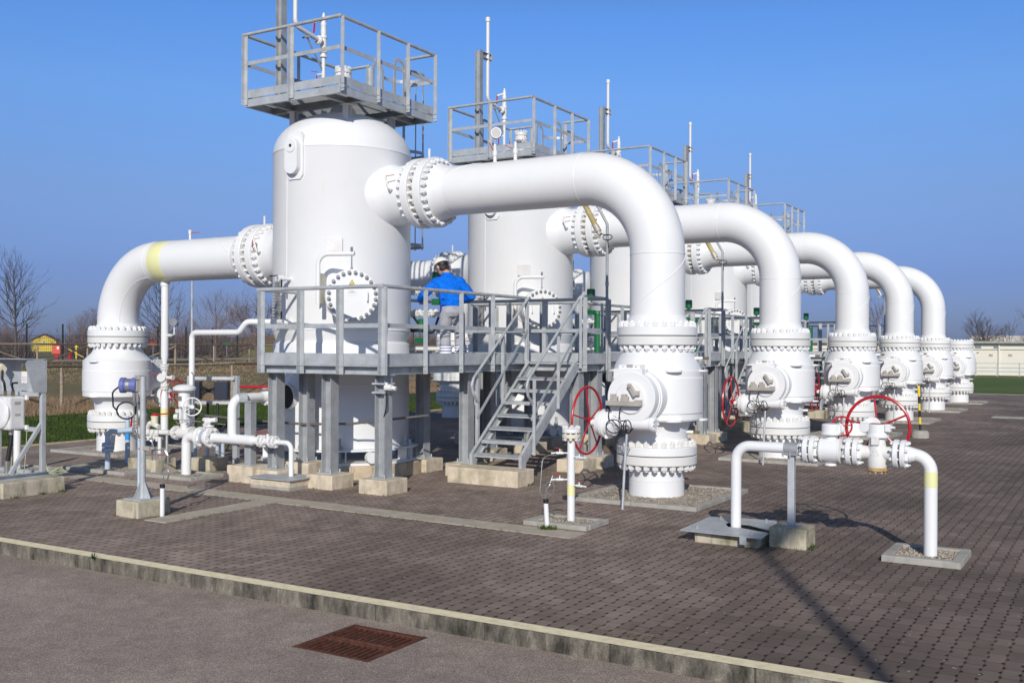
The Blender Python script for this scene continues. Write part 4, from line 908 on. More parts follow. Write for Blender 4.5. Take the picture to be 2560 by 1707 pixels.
def stub(loc,lab,tilt,h):
    t=thing('conduit_stub',lab,'conduit',loc); g=MB(); top=V((tilt,0,h)); g.cyl((0,0,-.02),top,.027,16); g.build('pipe_sleeve',WHITE,t,40)
    g=MB(); g.cyl(top,top+V((0,0,.045)),.030,16); g.build('end_cap',BLACK,t,40)
    g=MB(); p=[top+V((-.01,0,.04)),top+V((-.005,0,.16))]
    for i in range(30): a=PI+2*PI*i/15; p.append(top+V((.05+.055*math.cos(a),-.01+.02*i/30,.17+.075*math.sin(-a)+.0)))
    p+= ([top+V((.0,.03,.22)),top+V((.03,.04,.30)),top+V((.035,.05,.40))] if tilt==0 else [top+V((.02,.05,.20)),top+V((.04,.08,.30))]); g.tube(p,.005,6); g.build('coiled_tube',STEEL,t,60)
    return t
stub((-5.475,9.92,0),'white conduit stub with black cap and coiled steel tube near the slim standpipe',-.02,.285)
stub((-9.71,8.26,0),'white conduit stub with black cap and ring of steel tube near the transmitter post',0,.33)
tufts('grass_tuft',[(-5.45,9.87),(-5.40,9.90),(-5.50,9.86)],60,.07,BLADE,'green grass tuft at the foot of the white conduit stub by the standpipe','grass',.05)
tufts('grass_tuft',[(-8.32,6.27)],22,.07,BLADE,'small grass tuft growing at the road kerb','grass',.03)
tufts('weeds',[(-7.42,13.0),(-7.43,12.9),(-2.72,10.3),(-2.72,10.45),(-12.45,8.9),(-12.45,8.6),(-12.44,8.2)],40,.05,BLADE,'low weeds growing at the feet of the concrete blocks','weeds',.06)
# ------------------------------------------------------------------ drain grate
t=thing('drain_grate','rusty cast iron drain grate set in the asphalt','drain grate',(-4.72,5.79,-.12))
g=MB()
for q in(-1,1): g.box((q*.322,0,-.022),(.042,.70,.05)); g.box((0,q*.322,-.0225),(.602,.042,.05))
g.box((0,-.026,-.022),(.602,.022,.04)); g.box((0,.026,-.022),(.602,.022,.04)); g.build('frame',RUST,t,0,.004)
for jj in(-1,1):
    for i in range(12): g=MB(); g.box((-.277+i*.0504,jj*.168,-.012),(.0145,.268,.016)); g.build('grate_bar',RUST,t,0,.003)
g=MB()
for q in(-1,1): g.box((q*.345,0,-.30),(.02,.70,.55)); g.box((0,q*.345,-.30),(.67,.02,.55))
g.box((0,0,-.58),(.70,.70,.02)); g.build('shaft',DARK,t,0)
# ------------------------------------------------------------------ yellow and black post
t=thing('marker_post','yellow and black striped post in a round concrete foot','post',(-4.02,24.6,0))
g=MB(); g.lathe([(.19,0),(.19,.10),(.16,.16),(.03,.17)],n=24); g.build('post_foot',CONCG,t,30)
for i in range(6):
    g=MB(); g.cyl((-.006*i,0,.15+i*.155),(-.006*(i+1),0,.15+(i+1)*.155),.027,12)
    if i==5: g.cyl((-.036,0,1.08),(-.04,0,1.17),.029,12)
    g.build('yellow_stripe' if i%2 else 'black_stripe',SIGNY if i%2 else BLACK,t,40)
# ------------------------------------------------------------------ left foreground: instrument post, cabinet, piping
block(-10.18,7.98,-9.80,8.46,.19,CONCM,'mossy concrete block under the blue transmitter post',group=None)
t=thing('transmitter_post','galvanised post carrying a round violet blue transmitter, on a mossy block','instrument post',(-9.98,8.20,.19))
g=MB(); g.cyl((0,0,0),(0,0,1.44),.034,18); g.build('post',GALV,t,40)
g=MB()
for a in(0,90,180,270):
    c,q=cs(R(a)); g.add([(c*.03-q*.003,q*.03+c*.003,.22),(c*.14-q*.003,q*.14+c*.003,.01),(c*.03-q*.003,q*.03+c*.003,.01),(c*.03+q*.003,q*.03-c*.003,.22),(c*.14+q*.003,q*.14-c*.003,.01),(c*.03+q*.003,q*.03-c*.003,.01)],[(0,1,2),(5,4,3),(0,3,4,1),(1,4,5,2),(2,5,3,0)])
g.box((0,0,.006),(.30,.30,.012)); g.build('base_plate',GALV,t,0)
o=V((-.17,-.06,1.335)); ax=V((-.86,-.5,0)).normalized()
g=MB(); g.lathe([(.075,-.10),(.092,-.095),(.092,-.045),(.078,-.04),(.078,.04),(.092,.045),(.092,.095),(.075,.10)],o,ax,28); tr=g.build('transmitter',BLUEP,t,30)
g=MB(); g.lathe([(.0785,-.02),(.0795,-.018),(.0795,.02),(.0785,.022)],o,ax,28); g.build('name_plate',STEEL,tr,0)
g=MB(); g.box((-.06,-.01,1.33),(.07,.10,.13)); g.box((-.05,0,1.43),(.10,.09,.05)); g.build('bracket',TAUPE,t,0)
g=MB(); p=fillet([o+ax*.10,o+ax*.20+V((0,0,-.08)),o+ax*.19+V((0,0,-.25))],.06,5)
for i in range(26): a=PI+2*PI*i/18; p.append(o+V((-.05+.115*math.cos(a)*.86,.0+.115*math.cos(a)*.5,-.30+.10*math.sin(a))))
p+= [o+V((.09,.05,-.20)),o+V((.16,.06,-.24))]; g.tube(p,.0105,8); g.build('signal_cable',BLACK,t,60)
g=MB()
for s in(-.03,.03): g.cyl((-.09+s,-.03,1.24),(-.09+s,-.03,1.14),.018,8); g.tube(fillet([(-.09+s,-.03,1.14),(-.09+s,-.03,.72-s),(.10,.05,.72-s),(.10+s,.08,.45)],.04,4),.008,6)
g.tube(fillet([(-.05,-.0,.66),(-.02,.05,.58),(.26,.10,.58),(.305,.11,.52),(.305,.11,.3)],.03,4),.008,6); g.build('impulse_tube',STEEL,t,50)
g=MB(); g.box((.06,.0,.60),(.16,.05,.045)); g.cyl((-.05,-.03,.60),(.18,.02,.60),.014,8); g.build('manifold',TAUPE,t,0)
g=MB(); g.tube([(-.055,-.01,.70),(-.055,-.01,.10),(-.04,-.03,-.02)],.018,8); g.build('cable_duct',LBLUE,t,50)
# instrument cabinet
block(-13.3,8.06,-12.5,8.98,.2,CONCM,'long mossy concrete plinth under the instrument cabinet',name='cabinet_plinth',group=None,cat='plinth')
t=thing('instrument_cabinet','galvanised hooded instrument stand with white junction box at the left edge','instrument stand',(-12.745,8.8,.2))
g=MB(); g.channel((0,-.78,.035),(0,.14,.035),.05,.07,.006,(0,0,1),1); g.channel((-1.0,-.72,.035),(-1.0,.14,.035),.05,.07,.006); g.bar((-1.,.0,.04),(0,.0,.04),.05,.06); g.bar((0,0,.07),(0,0,1.50),.06,.06,(1,0,0)); g.bar((-1.,0,.07),(-1.,0,1.5),.06,.06,(1,0,0)); g.bar((0,-.48,.07),(0,-.02,.72),.05,.045,(1,0,0)); g.bar((-1,0,.635),(0,0,.635),.05,.06); g.bar((-1,0,1.12),(0,0,1.12),.05,.06); g.build('frame',GALV,t,0,.004)
g=MB(); pr=[(.02,1.15),(-.17,1.15),(-.18,1.20),(-.285,1.54),(-.25,1.59),(-.02,1.60),(.02,1.57)]
vs=[(.03,y,z) for y,z in pr]+[(.038,y,z) for y,z in pr]; n=len(pr); g.add(vs,[tuple(range(n-1,-1,-1)),tuple(range(n,2*n))]+[(i,(i+1)%n,n+(i+1)%n,n+i) for i in range(n)])
g.box((-.5,.03,1.37),(1.08,.008,.44)); g.box((-.5,-.125,1.603),(1.08,.30,.008)); hd=g.build('hood',GALV,t,0)
wsign(hd,(-.445,.022,1.40),(0,-1,0),.125,.27,'PERICOLO\nTENSIONE\nELETTRICA\n400 V')
g=MB(); g.box((-.50,-.16,.86),(.36,.24,.46)); jb=g.build('junction_box',simple('white_enamel',(.76,.75,.74),.35),t,0,.03)
g=MB(); g.lathe([(.215,0),(.215,.02),(.20,.035),(.16,.045)],(-.53,-.28,.86),(0,-1,0),44); g.cyl((-.53,-.325,.86),(-.53,-.345,.86),.02,6); g.build('round_cover',simple('white_enamel_lid',(.78,.77,.76),.3),jb,40)
g=MB(); g.box((-.318,-.16,1.0),(.004,.09,.04)); g.box((-.318,-.16,.84),(.004,.08,.028)); g.build('name_plate',TAUPE,jb,0)
g=MB(); g.box((-.31,-.03,1.07),(.05,.03,.06)); g.box((-.31,-.03,.66),(.05,.03,.06)); g.build('mounting_ear',SIGNW,jb,0)
for x in(-.42,-.60):
    g=MB(); g.cyl((x,-.16,1.09),(x,-.16,1.16),.022,8); g.build('cable_gland',BRASS,jb,0)
g=MB(); g.tube(fillet([(-.42,-.16,1.15),(-.42,-.18,1.27),(-.24,-.22,1.28)],.05,5),.014,8); g.tube(fillet([(-.60,-.16,1.15),(-.56,-.2,1.27),(-.62,-.2,1.34),(-.64,-.18,1.45)],.05,5),.017,8); g.tube(fillet([(-.46,-.16,.62),(-.46,-.16,.50),(-.49,-.2,.15)],.1,5),.03,10); g.build('power_cable',BLACK,t,60)
g=MB(); g.cyl((-.49,-.2,.03),(-.49,-.2,.20),.036,12); g.cyl((-.46,-.16,.56),(-.46,-.16,.62),.034,10); g.build('cable_sleeve',STEEL,t,40)
g=MB()
for i in range(6):
    w=random.uniform(-.03,.03); g.tube(fillet([(.0,.02,.45-i*.04),(.02,.05,.12),(.03+w,.06+w,.03),(.05+w,.20,.02+.02*i),(.06+w,.34,.03)],.06,4),.006,5)
for i in range(3): g.tube([(-.2-.15*i,-.1,.62),(-.18-.15*i,-.13,.3),(-.12-.15*i,-.2,.0)],.004,5)
g.tube([(-.6,-.35,.1),(-.3,-.42,.02),(0,-.40,.04)],.007,5); g.build('earth_wire',simple('cream_cable',(.55,.58,.38),.6),t,60)
g=MB(); g.cyl((-.02,.30,-.2),(-.02,.30,.0),.02,10); g.build('conduit_end',LBLUE,t,40)
# transmitter head inside the hood at the left edge
g=MB(); g.cyl((-.76,-.12,1.52),(-.62,-.18,1.46),.05,14); g.cyl((-.66,-.16,1.45),(-.66,-.16,1.34),.02,8); g.build('pressure_switch',CREAM,t,40)
# thin standpipe with yellow band far left
t=thing('standpipe','thin white pipe with yellow band at the far left edge behind the cabinet','standpipe',(-15.05,9.95,0)); g=MB(); g.cyl((0,0,0),(0,0,1.0),.055,16); g.build('pipe',WHITE,t,40); g=MB(); g.lathe([(.056,0),(.057,.12)],(0,0,.78),n=16); g.build('yellow_band',YELLOW,t,0)
gravel_pad(-15.45,9.5,-14.6,10.4,'concrete kerbed gravel square at the far left behind the cabinet')
# --- control valve line along X at the left
CYL=10.95; CZ=.62
t=thing('drain_line','low white pipe run with two branches and bolted flanges left of the front footings','pipe',(0,CYL,CZ))
g=MB(); g.tube(fillet([(-10.20,0,-.55),(-10.20,0,0),(-10.52,0,0)],.10,8),.035,18); g.build('right_leg',WHITE,t,50)
g=MB(); g.cyl((-11.75,0,0),(-10.95,0,0),.075,26); g.tube([(-10.97,0,0),(-10.80,0,0)],[.075,.035],22); g.tube(fillet([(-11.37,0,.0),(-11.37,0,.60),(-11.37,.60,.60)],.17,10),.068,24); g.build('main_pipe',WHITE,t,50)
g=MB(); g.tube(fillet([(-12.02,0,0),(-12.34,0,0),(-12.34,0,-.65)],.11,9),.072,24); g.build('left_leg',WHITE,t,50)
for x,r in((-11.80,.155),(-12.02,.155)):
    g=MB(); g.lathe([(r-.004,-.025),(r,-.02),(r,.02),(r-.004,.025)],(x,0,0),(1,0,0),34); f=g.build('flange',WHITE,t,30)
    g=MB(); g.bolts((x,0,0),(1,0,0),.122,8,-.06,.06,.013,.02,.019,.5,stud=.004); g.build('stud_bolt_ring',WHITE2,f,0)
for x in(-10.80,-10.73,-10.58,-10.51):
    g=MB(); g.lathe([(.086,-.015),(.09,-.012),(.09,.012),(.086,.015)],(x,0,0),(1,0,0),28); f=g.build('flange',WHITE,t,30)
    g=MB(); g.bolts((x,0,0),(1,0,0),.07,6,-.03,.03,.009); g.build('stud_bolt_ring',WHITE2,f,0)
g=MB(); g.lathe([(.13,0),(.135,.005),(.135,.04),(.13,.045),(.09,.05),(.07,.12)],(-11.37,.72,.60),(0,-1,0),32); f=g.build('flange',WHITE,t,30)
g=MB(); g.bolts((-11.37,.72,.60),(0,1,0),.108,8,-.07,.02,.012,.02,.018,.5,stud=.004); g.build('stud_bolt_ring',WHITE2,f,0)
g=MB(); g.cyl((-11.37,.76,.60),(-11.37,1.10,.60),.07,20); g.lathe([(.135,0),(.135,.04)],(-11.37,.92,.60),(0,1,0),30); g.build('nozzle_pipe',LBLUE,t,30)
t=thing('ball_valve','small white flanged ball valve with a blue sticker on the low drain line','valve',(-11.91,CYL,CZ))
g=MB(); g.lathe([(.11,-.09),(.118,-.08),(.118,.05),(.13,.055),(.13,.085)],(0,0,0),(1,0,0),34); g.cyl((.05,0,.1),(.05,0,.19),.045,14); g.lathe([(.075,.16),(.08,.165),(.08,.18)],(.05,0,0),n=22); b=g.build('valve_body',WHITE,t,30)
g=MB(); g.lathe([(.062,0),(.066,.006),(.066,.075),(.06,.08)],(.02,-.07,.235),(.3,1,0),22); g.cyl((.03,-.02,.25),(.19,.02,.27),.035,14); g.build('gear_cap',WHITE,t,30)
g=MB(); g.cyl((.015,-.075,.235),(.005,-.10,.235),.018,8); g.build('shaft_end',RUST,t,0)
g=MB(); g.lathe([(.1185,-.045),(.119,-.043),(.119,.02),(.1185,.022)],(0,0,0),(1,0,0),34); g.build('sticker',simple('blue_grey_sticker',(.42,.44,.52),.5),b,0)
t=thing('lever_valve','small white flanged valve with a red lever on the low drain line','valve',(-10.655,CYL,CZ))
g=MB(); g.cyl((-.07,0,0),(.07,0,0),.05,18); g.cyl((0,0,.03),(0,0,.11),.022,10); g.build('valve_body',WHITE2,t,30)
g=MB(); g.bar((.02,0,.125),(-.05,-.02,.145),.025,.01); g.bar((-.05,-.02,.145),(-.20,-.05,.125),.025,.01); g.build('lever',RED,t,0)
# control valve with diaphragm actuator
t=thing('control_valve','white control valve with mushroom diaphragm head and side handwheel','valve',(-12.57,CYL+.16,CZ))
g=MB(); g.lathe([(.055,-.12),(.085,-.1),(.085,.1),(.055,.12)],(0,0,.02),(1,0,0),22); g.cyl((0,0,.05),(0,0,.18),.06,18); g.lathe([(.11,-.02),(.11,.02)],(-.17,0,.02),(1,0,0),24); g.lathe([(.11,-.02),(.11,.02)],(.17,0,.02),(1,0,0),24); g.cyl((-.3,0,.02),(.3,0,.02),.045,18); g.bolts((-.17,0,.02),(1,0,0),.085,8,-.05,.05,.011); g.build('valve_body',WHITE2,t,30)
g=MB(); g.box((-.06,0,.29),(.035,.08,.24)); g.box((.06,0,.29),(.035,.08,.24)); g.box((0,0,.42),(.155,.09,.04)); g.cyl((0,0,.2),(0,0,.42),.014,8); y_=g.build('yoke',WHITE,t,0,.006)
g=MB(); g.cyl((0,0,.43),(0,0,.66),.092,24); g.lathe([(.10,.66),(.17,.685),(.175,.70),(.175,.725),(.165,.735),(.11,.765),(.05,.775)],n=36); g.build('diaphragm_head',WHITE,t,35)
g=MB(); g.box((0,-.093,.56),(.08,.006,.07)); g.build('name_plate',STEEL,t,0)
handwheel(t,(.24,-.06,.44),(.75,-.65,0),.135,.0105,3,WHITE,.03); g=MB(); g.cyl((.06,0,.44),(.24,-.06,.44),.028,10); g.build('wheel_shaft',WHITE,t,40)
g=MB(); g.cyl((-.10,-.03,.27),(-.16,-.05,.27),.045,14); g.box((-.11,-.03,.36),(.06,.05,.06)); g.build('positioner',WHITE2,t,0)
g=MB(); g.tube(fillet([(-.13,-.05,.2),(-.02,-.09,.15),(-.0,-.09,.24),(1.0,-.1,.20)],.03,4),.007,6); g.tube(fillet([(-.12,-.04,.40),(-.20,-.05,.45),(-.19,-.05,.70),(-.1,-.03,.70)],.03,4),.006,6); g.build('air_line',STEEL,t,50)
# small bore valve cluster left of the control valve
t=thing('valve_cluster','cluster of small white valves with red levers left of the control valve','valve manifold',(-13.15,CYL+.10,CZ))
g=MB(); g.cyl((-.75,0,.0),(.32,0,.02),.04,16); g.tube(fillet([(-.62,0,0),(-.98,-.02,-.03),(-1.02,-.02,-.32)],.08,6),.036,14); g.lathe([(.08,0),(.08,.03)],(-.35,0,0),(1,0,0),18); g.lathe([(.08,0),(.08,.03)],(-.28,0,0),(1,0,0),18); g.tube(fillet([(-.25,0,.03),(-.1,-.02,.16),(.1,-.02,.10)],.08,5),.04,12); g.cyl((-.25,-.05,-.05),(.2,-.05,-.08),.03,10)
for x in(-.2,-.1,0,.1): g.cyl((x,-.06,-.12),(x,-.06,.06),.022,8); g.cyl((x-.03,-.08,-.02),(x+.03,-.08,-.02),.028,6)
g.build('manifold_pipes',WHITE2,t,40)
g=MB(); g.cyl((.0,-.02,.14),(.0,-.02,.24),.055,14); g.lathe([(.06,0),(.06,.03)],(0,-.02,.24),n=14); b=g.build('regulator',CREAM,t,40)
g=MB(); g.cyl((0,-.02,.27),(0,-.02,.31),.045,12); g.bar((.0,-.02,.29),(.35,-.04,.32),.03,.02); g.bar((-.5,-.05,.22),(-.52,-.05,.08),.025,.012); g.bar((-.46,-.06,.10),(-.30,-.06,.12),.025,.012); g.bar((.18,-.1,-.33),(.33,-.12,-.31),.035,.015); g.build('lever',RED,t,0)
g=MB(); g.lathe([(.075,-.04),(.085,-.03),(.085,.03),(.075,.04)],(-.22,-.06,.18),(.3,-.9,.2),22); g.build('filter_bowl',BRASS,t,40)
g=MB(); g.cyl((.20,-.09,-.30),(.20,-.09,-.05),.03,10); g.build('drain_cock',WHITE2,t,40)
block(-13.75,11.0,-13.10,11.42,.2,CONCM,'moss streaked concrete block under the small valve cluster',group=None); block(-12.95,11.55,-12.5,11.95,.2,CONCM,'dark mossy concrete block behind the control valve',group=None)
g=MB(); g.hbeam((-13.2,11.2,.2),(-13.2,11.2,.58),.10,.10,up=(1,0,0)); g.box((-13.2,11.2,.585),(.2,.14,.012)); tag(g.build('pipe_support',GALVD,None,0),'short steel stand under the small white valve cluster','support')
gravel_pad(-12.85,10.6,-11.85,11.25,'concrete kerbed gravel square under the control valve line leg')
# instrument gas riser behind the control valve to the vessel gauge
t=thing('vent_line','thin white pipe rising behind the control valve then bending right to the vessel','pipe',(-12.62,11.30,0))
g=MB(); g.tube(fillet([(0,0,.7),(0,0,2.20),(1.02,0,2.20),(1.16,.02,2.36),(1.62,.42,2.36)],[.10,.12,.10],6),.045,16); g.cyl((1.30,.12,2.36),(1.36,.18,2.36),.09,18); g.build('pipe',WHITE,t,50)
g=MB(); g.tube(fillet([(.07,-.03,.6),(.07,-.03,1.55),(.02,-.03,1.58)],.03,4),.01,6); g.build('tracer_tube',STEEL,t,50)
# sub support post and clamp
t=thing('pipe_support','galvanised square post clamping the tall bend of the low drain line','support',(-11.13,CYL+.13,.24))
g=MB(); g.bar((0,0,0),(0,0,.92),.125,.125,(1,0,0)); g.build('post',GALVD,t,0,.008); g=MB(); g.lathe([(.07,-.06),(.078,-.06),(.078,.06),(.07,.06)],(-.19,.02,.98),(.5,.86,0),24); g.box((-.08,.0,.935),(.30,.13,.012)); g.build('pipe_clamp',GALV,t,0); g=MB(); g.box((0,0,.006),(.22,.22,.012)); g.build('base_plate',GALV,t,0)
block(-11.42,CYL-.06,-10.9,CYL+.36,.24,CONC,'concrete footing under the square clamp post of the drain line',group=None)
t=thing('valve_pit','low concrete pit with flat steel lid where the drain line goes down','pit',(-10.28,10.88,0))
g=MB(); g.box((0,0,.065),(.74,.54,.15)); g.build('pit_wall',CONC,t,0,.008); g=MB(); g.box((0,0,.148),(.82,.62,.012)); g.build('lid_plate',GALV,t,0); g=MB(); g.box((0,0,.02),(.745,.545,.05)); g.build('pit_base',CONCG,t,0)
# cable rack with two dark boxes
t=thing('cable_rack','galvanised rack holding two dark navy boxes and a bundle of black cable','cable rack',(-12.98,12.05,0))
F=(-.33,-.19); E=(.33,.19)
g=MB()
for x,y in(F,E): g.channel((x,y,.0),(x,y,1.50),.06,.10,.008,(1,0,0)); 
for z in(1.46,1.06): g.bar((F[0],F[1],z),(E[0],E[1],z),.09,.05)
g.build('rack_frame',GALV,t,0)
for f,w in((.16,.16),(.72,.22)):
    x=F[0]+(E[0]-F[0])*f; y=F[1]+(E[1]-F[1])*f; g=MB(); g.box((x,y,1.26),(w,.16,.30),R(30)); g.build('dark_box',NAVY,t,0,.01)
g=MB()
for i in range(9):
    z=1.16+.022*i; g.tube([(-.14,-.12,z+random.uniform(-.03,.03)),(0,-.07,1.25+random.uniform(-.02,.02)),(.16,.02,z+random.uniform(-.03,.03))],.014,6)
for x in(-.2,-.02,.12): g.tube(fillet([(x,x*.57-.06,1.05),(x+.03,x*.57-.09,.72),(x-.02,x*.57-.06,.45)],.1,4),.022,8)
for x,r in((-.1,.13),(.16,.10)): g.torus((x,x*.57-.09,.72),(.5,-.86,0),r,.014,26,6)
g.build('black_cable',BLACK,t,60)
g=MB()
for x in(-.2,-.02,.12,.2): g.cyl((x,x*.57-.06,.0),(x,x*.57-.06,.46),.03,10)
g.build('cable_duct',LBLUE,t,40)
t=thing('red_handle','long red horizontal lever in front of the left platform column','lever',(-11.62,11.5,1.37)); g=MB(); g.cyl((-.10,-.06,0),(.62,.10,0),.019,10); g.build('bar',RED,t,40); g=MB(); g.cyl((.60,.10,-.14),(.60,.10,.02),.03,10); g.build('stem',WHITE2,t,40)
# pale blue drain pipes
t=thing('drain_pipe','pale blue flanged pipe bending right at the left edge of the valve cluster','pipe',(-13.95,10.78,0))
g=MB(); g.tube(fillet([(0,0,0),(0,0,.62),(.42,.15,.66)],.09,7),.042,16); g.lathe([(.09,.32),(.09,.355)],n=20); g.lathe([(.09,.385),(.09,.42)],n=20); g.bolts((0,0,0),(0,0,1),.07,6,.29,.45,.01,.02,.016,stud=.004); g.build('pipe',LBLUE,t,40)
t=thing('drain_pipe','short pale blue pipe with a bright blue collar before the left valve','pipe',(-14.35,11.48,0)); g=MB(); g.tube([(0,0,0),(0,0,.70),(0,0,.82)],[.04,.04,.025],16); g.build('pipe',LBLUE,t,40); g=MB(); g.lathe([(.0415,0),(.0425,.14)],(0,0,.42),n=18); g.build('blue_collar',simple('bright_blue',(.02,.30,.75),.5),t,0)
gravel_pad(-14.75,10.5,-13.2,11.9,'concrete kerbed gravel bed around the pale blue drain pipes')
# tall cable tray rail along the vessel skirts
g=MB(); g.tube([(-12.7,11.25,.93),(-11.2,11.43,.86),(-10.5,11.55,.84),(-9.8,11.75,.86),(-9.0,12.6,.97)],.018,6); tag(g.build('cable_tray',simple('brown_tray',(.13,.115,.105),.6),None,0),'thin brown cable tray running past the foot of the nearest vessel','cable tray')
# flood box on the corner column
t=thing('junction_box','small round white junction box strapped to the front right platform column','junction box',(-8.66,11.12,1.44)); g=MB(); g.cyl((0,0,0),(.10,.02,0),.045,14); g.cyl((.10,.02,0),(.16,.03,-.015),.03,12); g.cyl((.02,0,.04),(.02,0,.07),.02,8); g.build('box',WHITE2,t,40)
g=MB()
for z in(.05,-.07): g.box((-.09,.075,z),(.22,.23,.025))
g.build('strap',GALV,t,0); g=MB(); g.tube(fillet([(.04,-.02,-.04),(.05,-.03,-.25),(-.02,0,-.40)],.08,4),.009,6); g.build('cable',BLACK,t,50)
def plant(loc,lab,n=110,h=.24):
    t=thing('weed_plant',lab,'plant',loc,0,'green weeds at the plinth'); g=MB()
    for i in range(n):
        a=random.uniform(0,2*PI); r=random.uniform(.02,.17); z=random.uniform(.02,h)*(1-r*2.5); s=random.uniform(.02,.04); d=V((math.cos(a),math.sin(a),random.uniform(-.2,.6))).normalized(); u=V((-d.y,d.x,random.uniform(-.3,.3))).normalized(); p=V((r*math.cos(a),r*math.sin(a),max(.01,z)))
        g.add([p-d*s,p+u*s*.55,p+d*s,p-u*s*.55],[(0,1,2,3)])
    g.build('leaves',BLADE,t,0)
plant((-14.58,13.9,0),'clump of green weeds behind the white tee of the drain line'); plant((-14.55,14.6,0),'clump of green weeds behind the galvanised clamp post of the drain line')
# ------------------------------------------------------------------ worker
def remesh(parts,vox,name,mat,par,smooth=6):
    g=MB()
    for p in parts: g.v,off=g.v+p.v,len(g.v); g.f+=[tuple(i+off for i in f) for f in p.f]
    me=bpy.data.meshes.new(name); me.from_pydata(g.v,[],g.f); o=bpy.data.objects.new(name,me); COL.objects.link(o)
    r=o.modifiers.new('r','REMESH'); r.mode='VOXEL'; r.voxel_size=vox
    s=o.modifiers.new('s','SMOOTH'); s.iterations=smooth; s.factor=.5
    dg=bpy.context.evaluated_depsgraph_get(); m2=bpy.data.meshes.new_from_object(o.evaluated_get(dg)); bpy.data.objects.remove(o)
    m2.polygons.foreach_set('use_smooth',[True]*len(m2.polygons)); m2.materials.clear(); m2.materials.append(mat)
    o=bpy.data.objects.new(name,m2); COL.objects.link(o); o.parent=par; return o
def ell(secs,n=20):
    """loft of ellipses: (centre, rx, ry, yaw)"""
    g=MB()
    for c,rx,ry,yaw in secs:
        C,S=cs(yaw)
        for k in range(n):
            a,b=cs(2*PI*k/n); x,y=rx*a,ry*b; g.v.append((c[0]+x*C-y*S,c[1]+x*S+y*C,c[2]))
    m=len(secs)
    for i in range(m-1):
        for k in range(n): g.f.append((i*n+k,i*n+(k+1)%n,(i+1)*n+(k+1)%n,(i+1)*n+k))
    g.f+=[tuple(range(n-1,-1,-1)),tuple(range((m-1)*n,m*n))]; return g
def limb(pts,rs,n=14):
    out=[];rr=[]
    for i in range(len(pts)-1):
        for k in range(6):
            t=k/6; out.append(V(pts[i]).lerp(V(pts[i+1]),t)); rr.append(rs[i]+(rs[i+1]-rs[i])*t)
    out.append(V(pts[-1])); rr.append(rs[-1]); return MB().tube(out,rr,n)
def ball(c,r,sc=(1,1,1)):
    g=MB(); n=18
    g.lathe([(r*math.sin(PI*i/n),-r*math.cos(PI*i/n)) for i in range(n+1)],n=20); g.v=[(c[0]+v[0]*sc[0],c[1]+v[1]*sc[1],c[2]+v[2]*sc[2]) for v in g.v]; return g
# local frame: x to the worker's right, y forward, z up; he faces away from the camera and a little left
W=thing('person','worker in blue fleece, grey trousers and white helmet seen from behind on the walkway','person',(-9.07,13.33,1.745),R(40)); W.scale=(1,1,.995)
hd=V((-.035,.17,1.585))
HR=Euler((R(-14),0,R(34))).to_matrix()
def turn(g,c=V((-.015,.12,1.50))):
    g.v=[tuple(HR@(V(v)-c)+c) for v in g.v]; return g
head=[ball(hd,.105,(.80,1.0,1.16)),ball(hd+V((-.0,.035,-.075)),.062,(.9,1,1)),ball(hd+V((-.012,.108,-.015)),.018,(.8,1.2,1.3)),limb([(0,.07,1.38),(-.015,.12,1.50)],[.062,.056]),ball(hd+V((.087,-.005,-.01)),.03,(.5,1,1.3)),ball(hd+V((-.087,-.005,-.01)),.03,(.5,1,1.3)),ball(hd+V((-.005,.096,-.068)),.02,(1.4,.6,.5))]
def hand(w,d,side):
    """palm with five bent fingers; w wrist, d direction, side sideways"""
    d=V(d).normalized(); s=V(side); s=(s-d*s.dot(d)).normalized(); n=d.cross(s); w=V(w); out=[]
    out.append(limb([w,w+d*.05,w+d*.095],[.026,.036,.036]))
    for i,l in enumerate((.065,.078,.072,.056)):
        b=w+d*.09+s*(.030-.020*i); out.append(limb([b,b+d*l*.5+n*.012,b+d*l*.75+n*.035],[.0105,.0095,.008],8))
    b=w+d*.03+s*.03; out.append(limb([b,b+s*.028+d*.025+n*.01,b+s*.025+d*.06+n*.025],[.013,.011,.009],8)); return out
LS,LE,LW=V((-.20,.06,1.30)),V((-.40,.14,1.10)),V((-.47,.40,1.0))
RS,RE,RW=V((.20,.04,1.31)),V((.325,.02,1.06)),V((.19,.28,.99))
head=[turn(h) if i!=3 else h for i,h in enumerate(head)]
body=[ell([((0,.0,.80),.14,.10,0),((0,.02,1.0),.13,.095,0),((0,.04,1.2),.15,.10,0),((0,.06,1.36),.12,.08,0)]),limb([(-.09,0,.86),(-.10,.06,.46),(-.10,.0,.06)],[.08,.055,.04]),limb([(.09,0,.86),(.12,.09,.47),(.13,-.03,.06)],[.08,.055,.04]),limb([LS,LE,LW],[.055,.042,.03]),limb([RS,RE,RW],[.055,.042,.03])]
remesh(body+head+hand(LW,(.25,.9,-.25),(1,0,0))+hand(RW,(-.6,.75,-.1),(-.8,-.6,0)),.0085,'body',SKIN,W,3)
jk=[ell([((.0,-.0,.86),.165,.125,0),((0,.0,.90),.180,.137,0),((0,.0,.96),.182,.140,0),((0,.01,1.06),.186,.142,0),((0,.02,1.17),.208,.140,0),((0,.035,1.27),.222,.133,0),((0,.045,1.335),.205,.118,0),((-.003,.06,1.385),.15,.10,0),((-.006,.075,1.42),.088,.085,0),((-.01,.085,1.465),.080,.080,0)]),
    ball(LS+V((.035,-.005,-.005)),.098,(1.05,1,.95)),ball(RS+V((-.035,-.005,-.005)),.098,(1.05,1,.95)),
    limb([LS+V((.05,0,.0)),LS.lerp(LE,.5),LE,LE.lerp(LW,.5),LW],[.090,.080,.073,.066,.048]),limb([RS+V((-.05,0,.0)),RS.lerp(RE,.5),RE,RE.lerp(RW,.5),RW],[.090,.080,.074,.066,.048])]
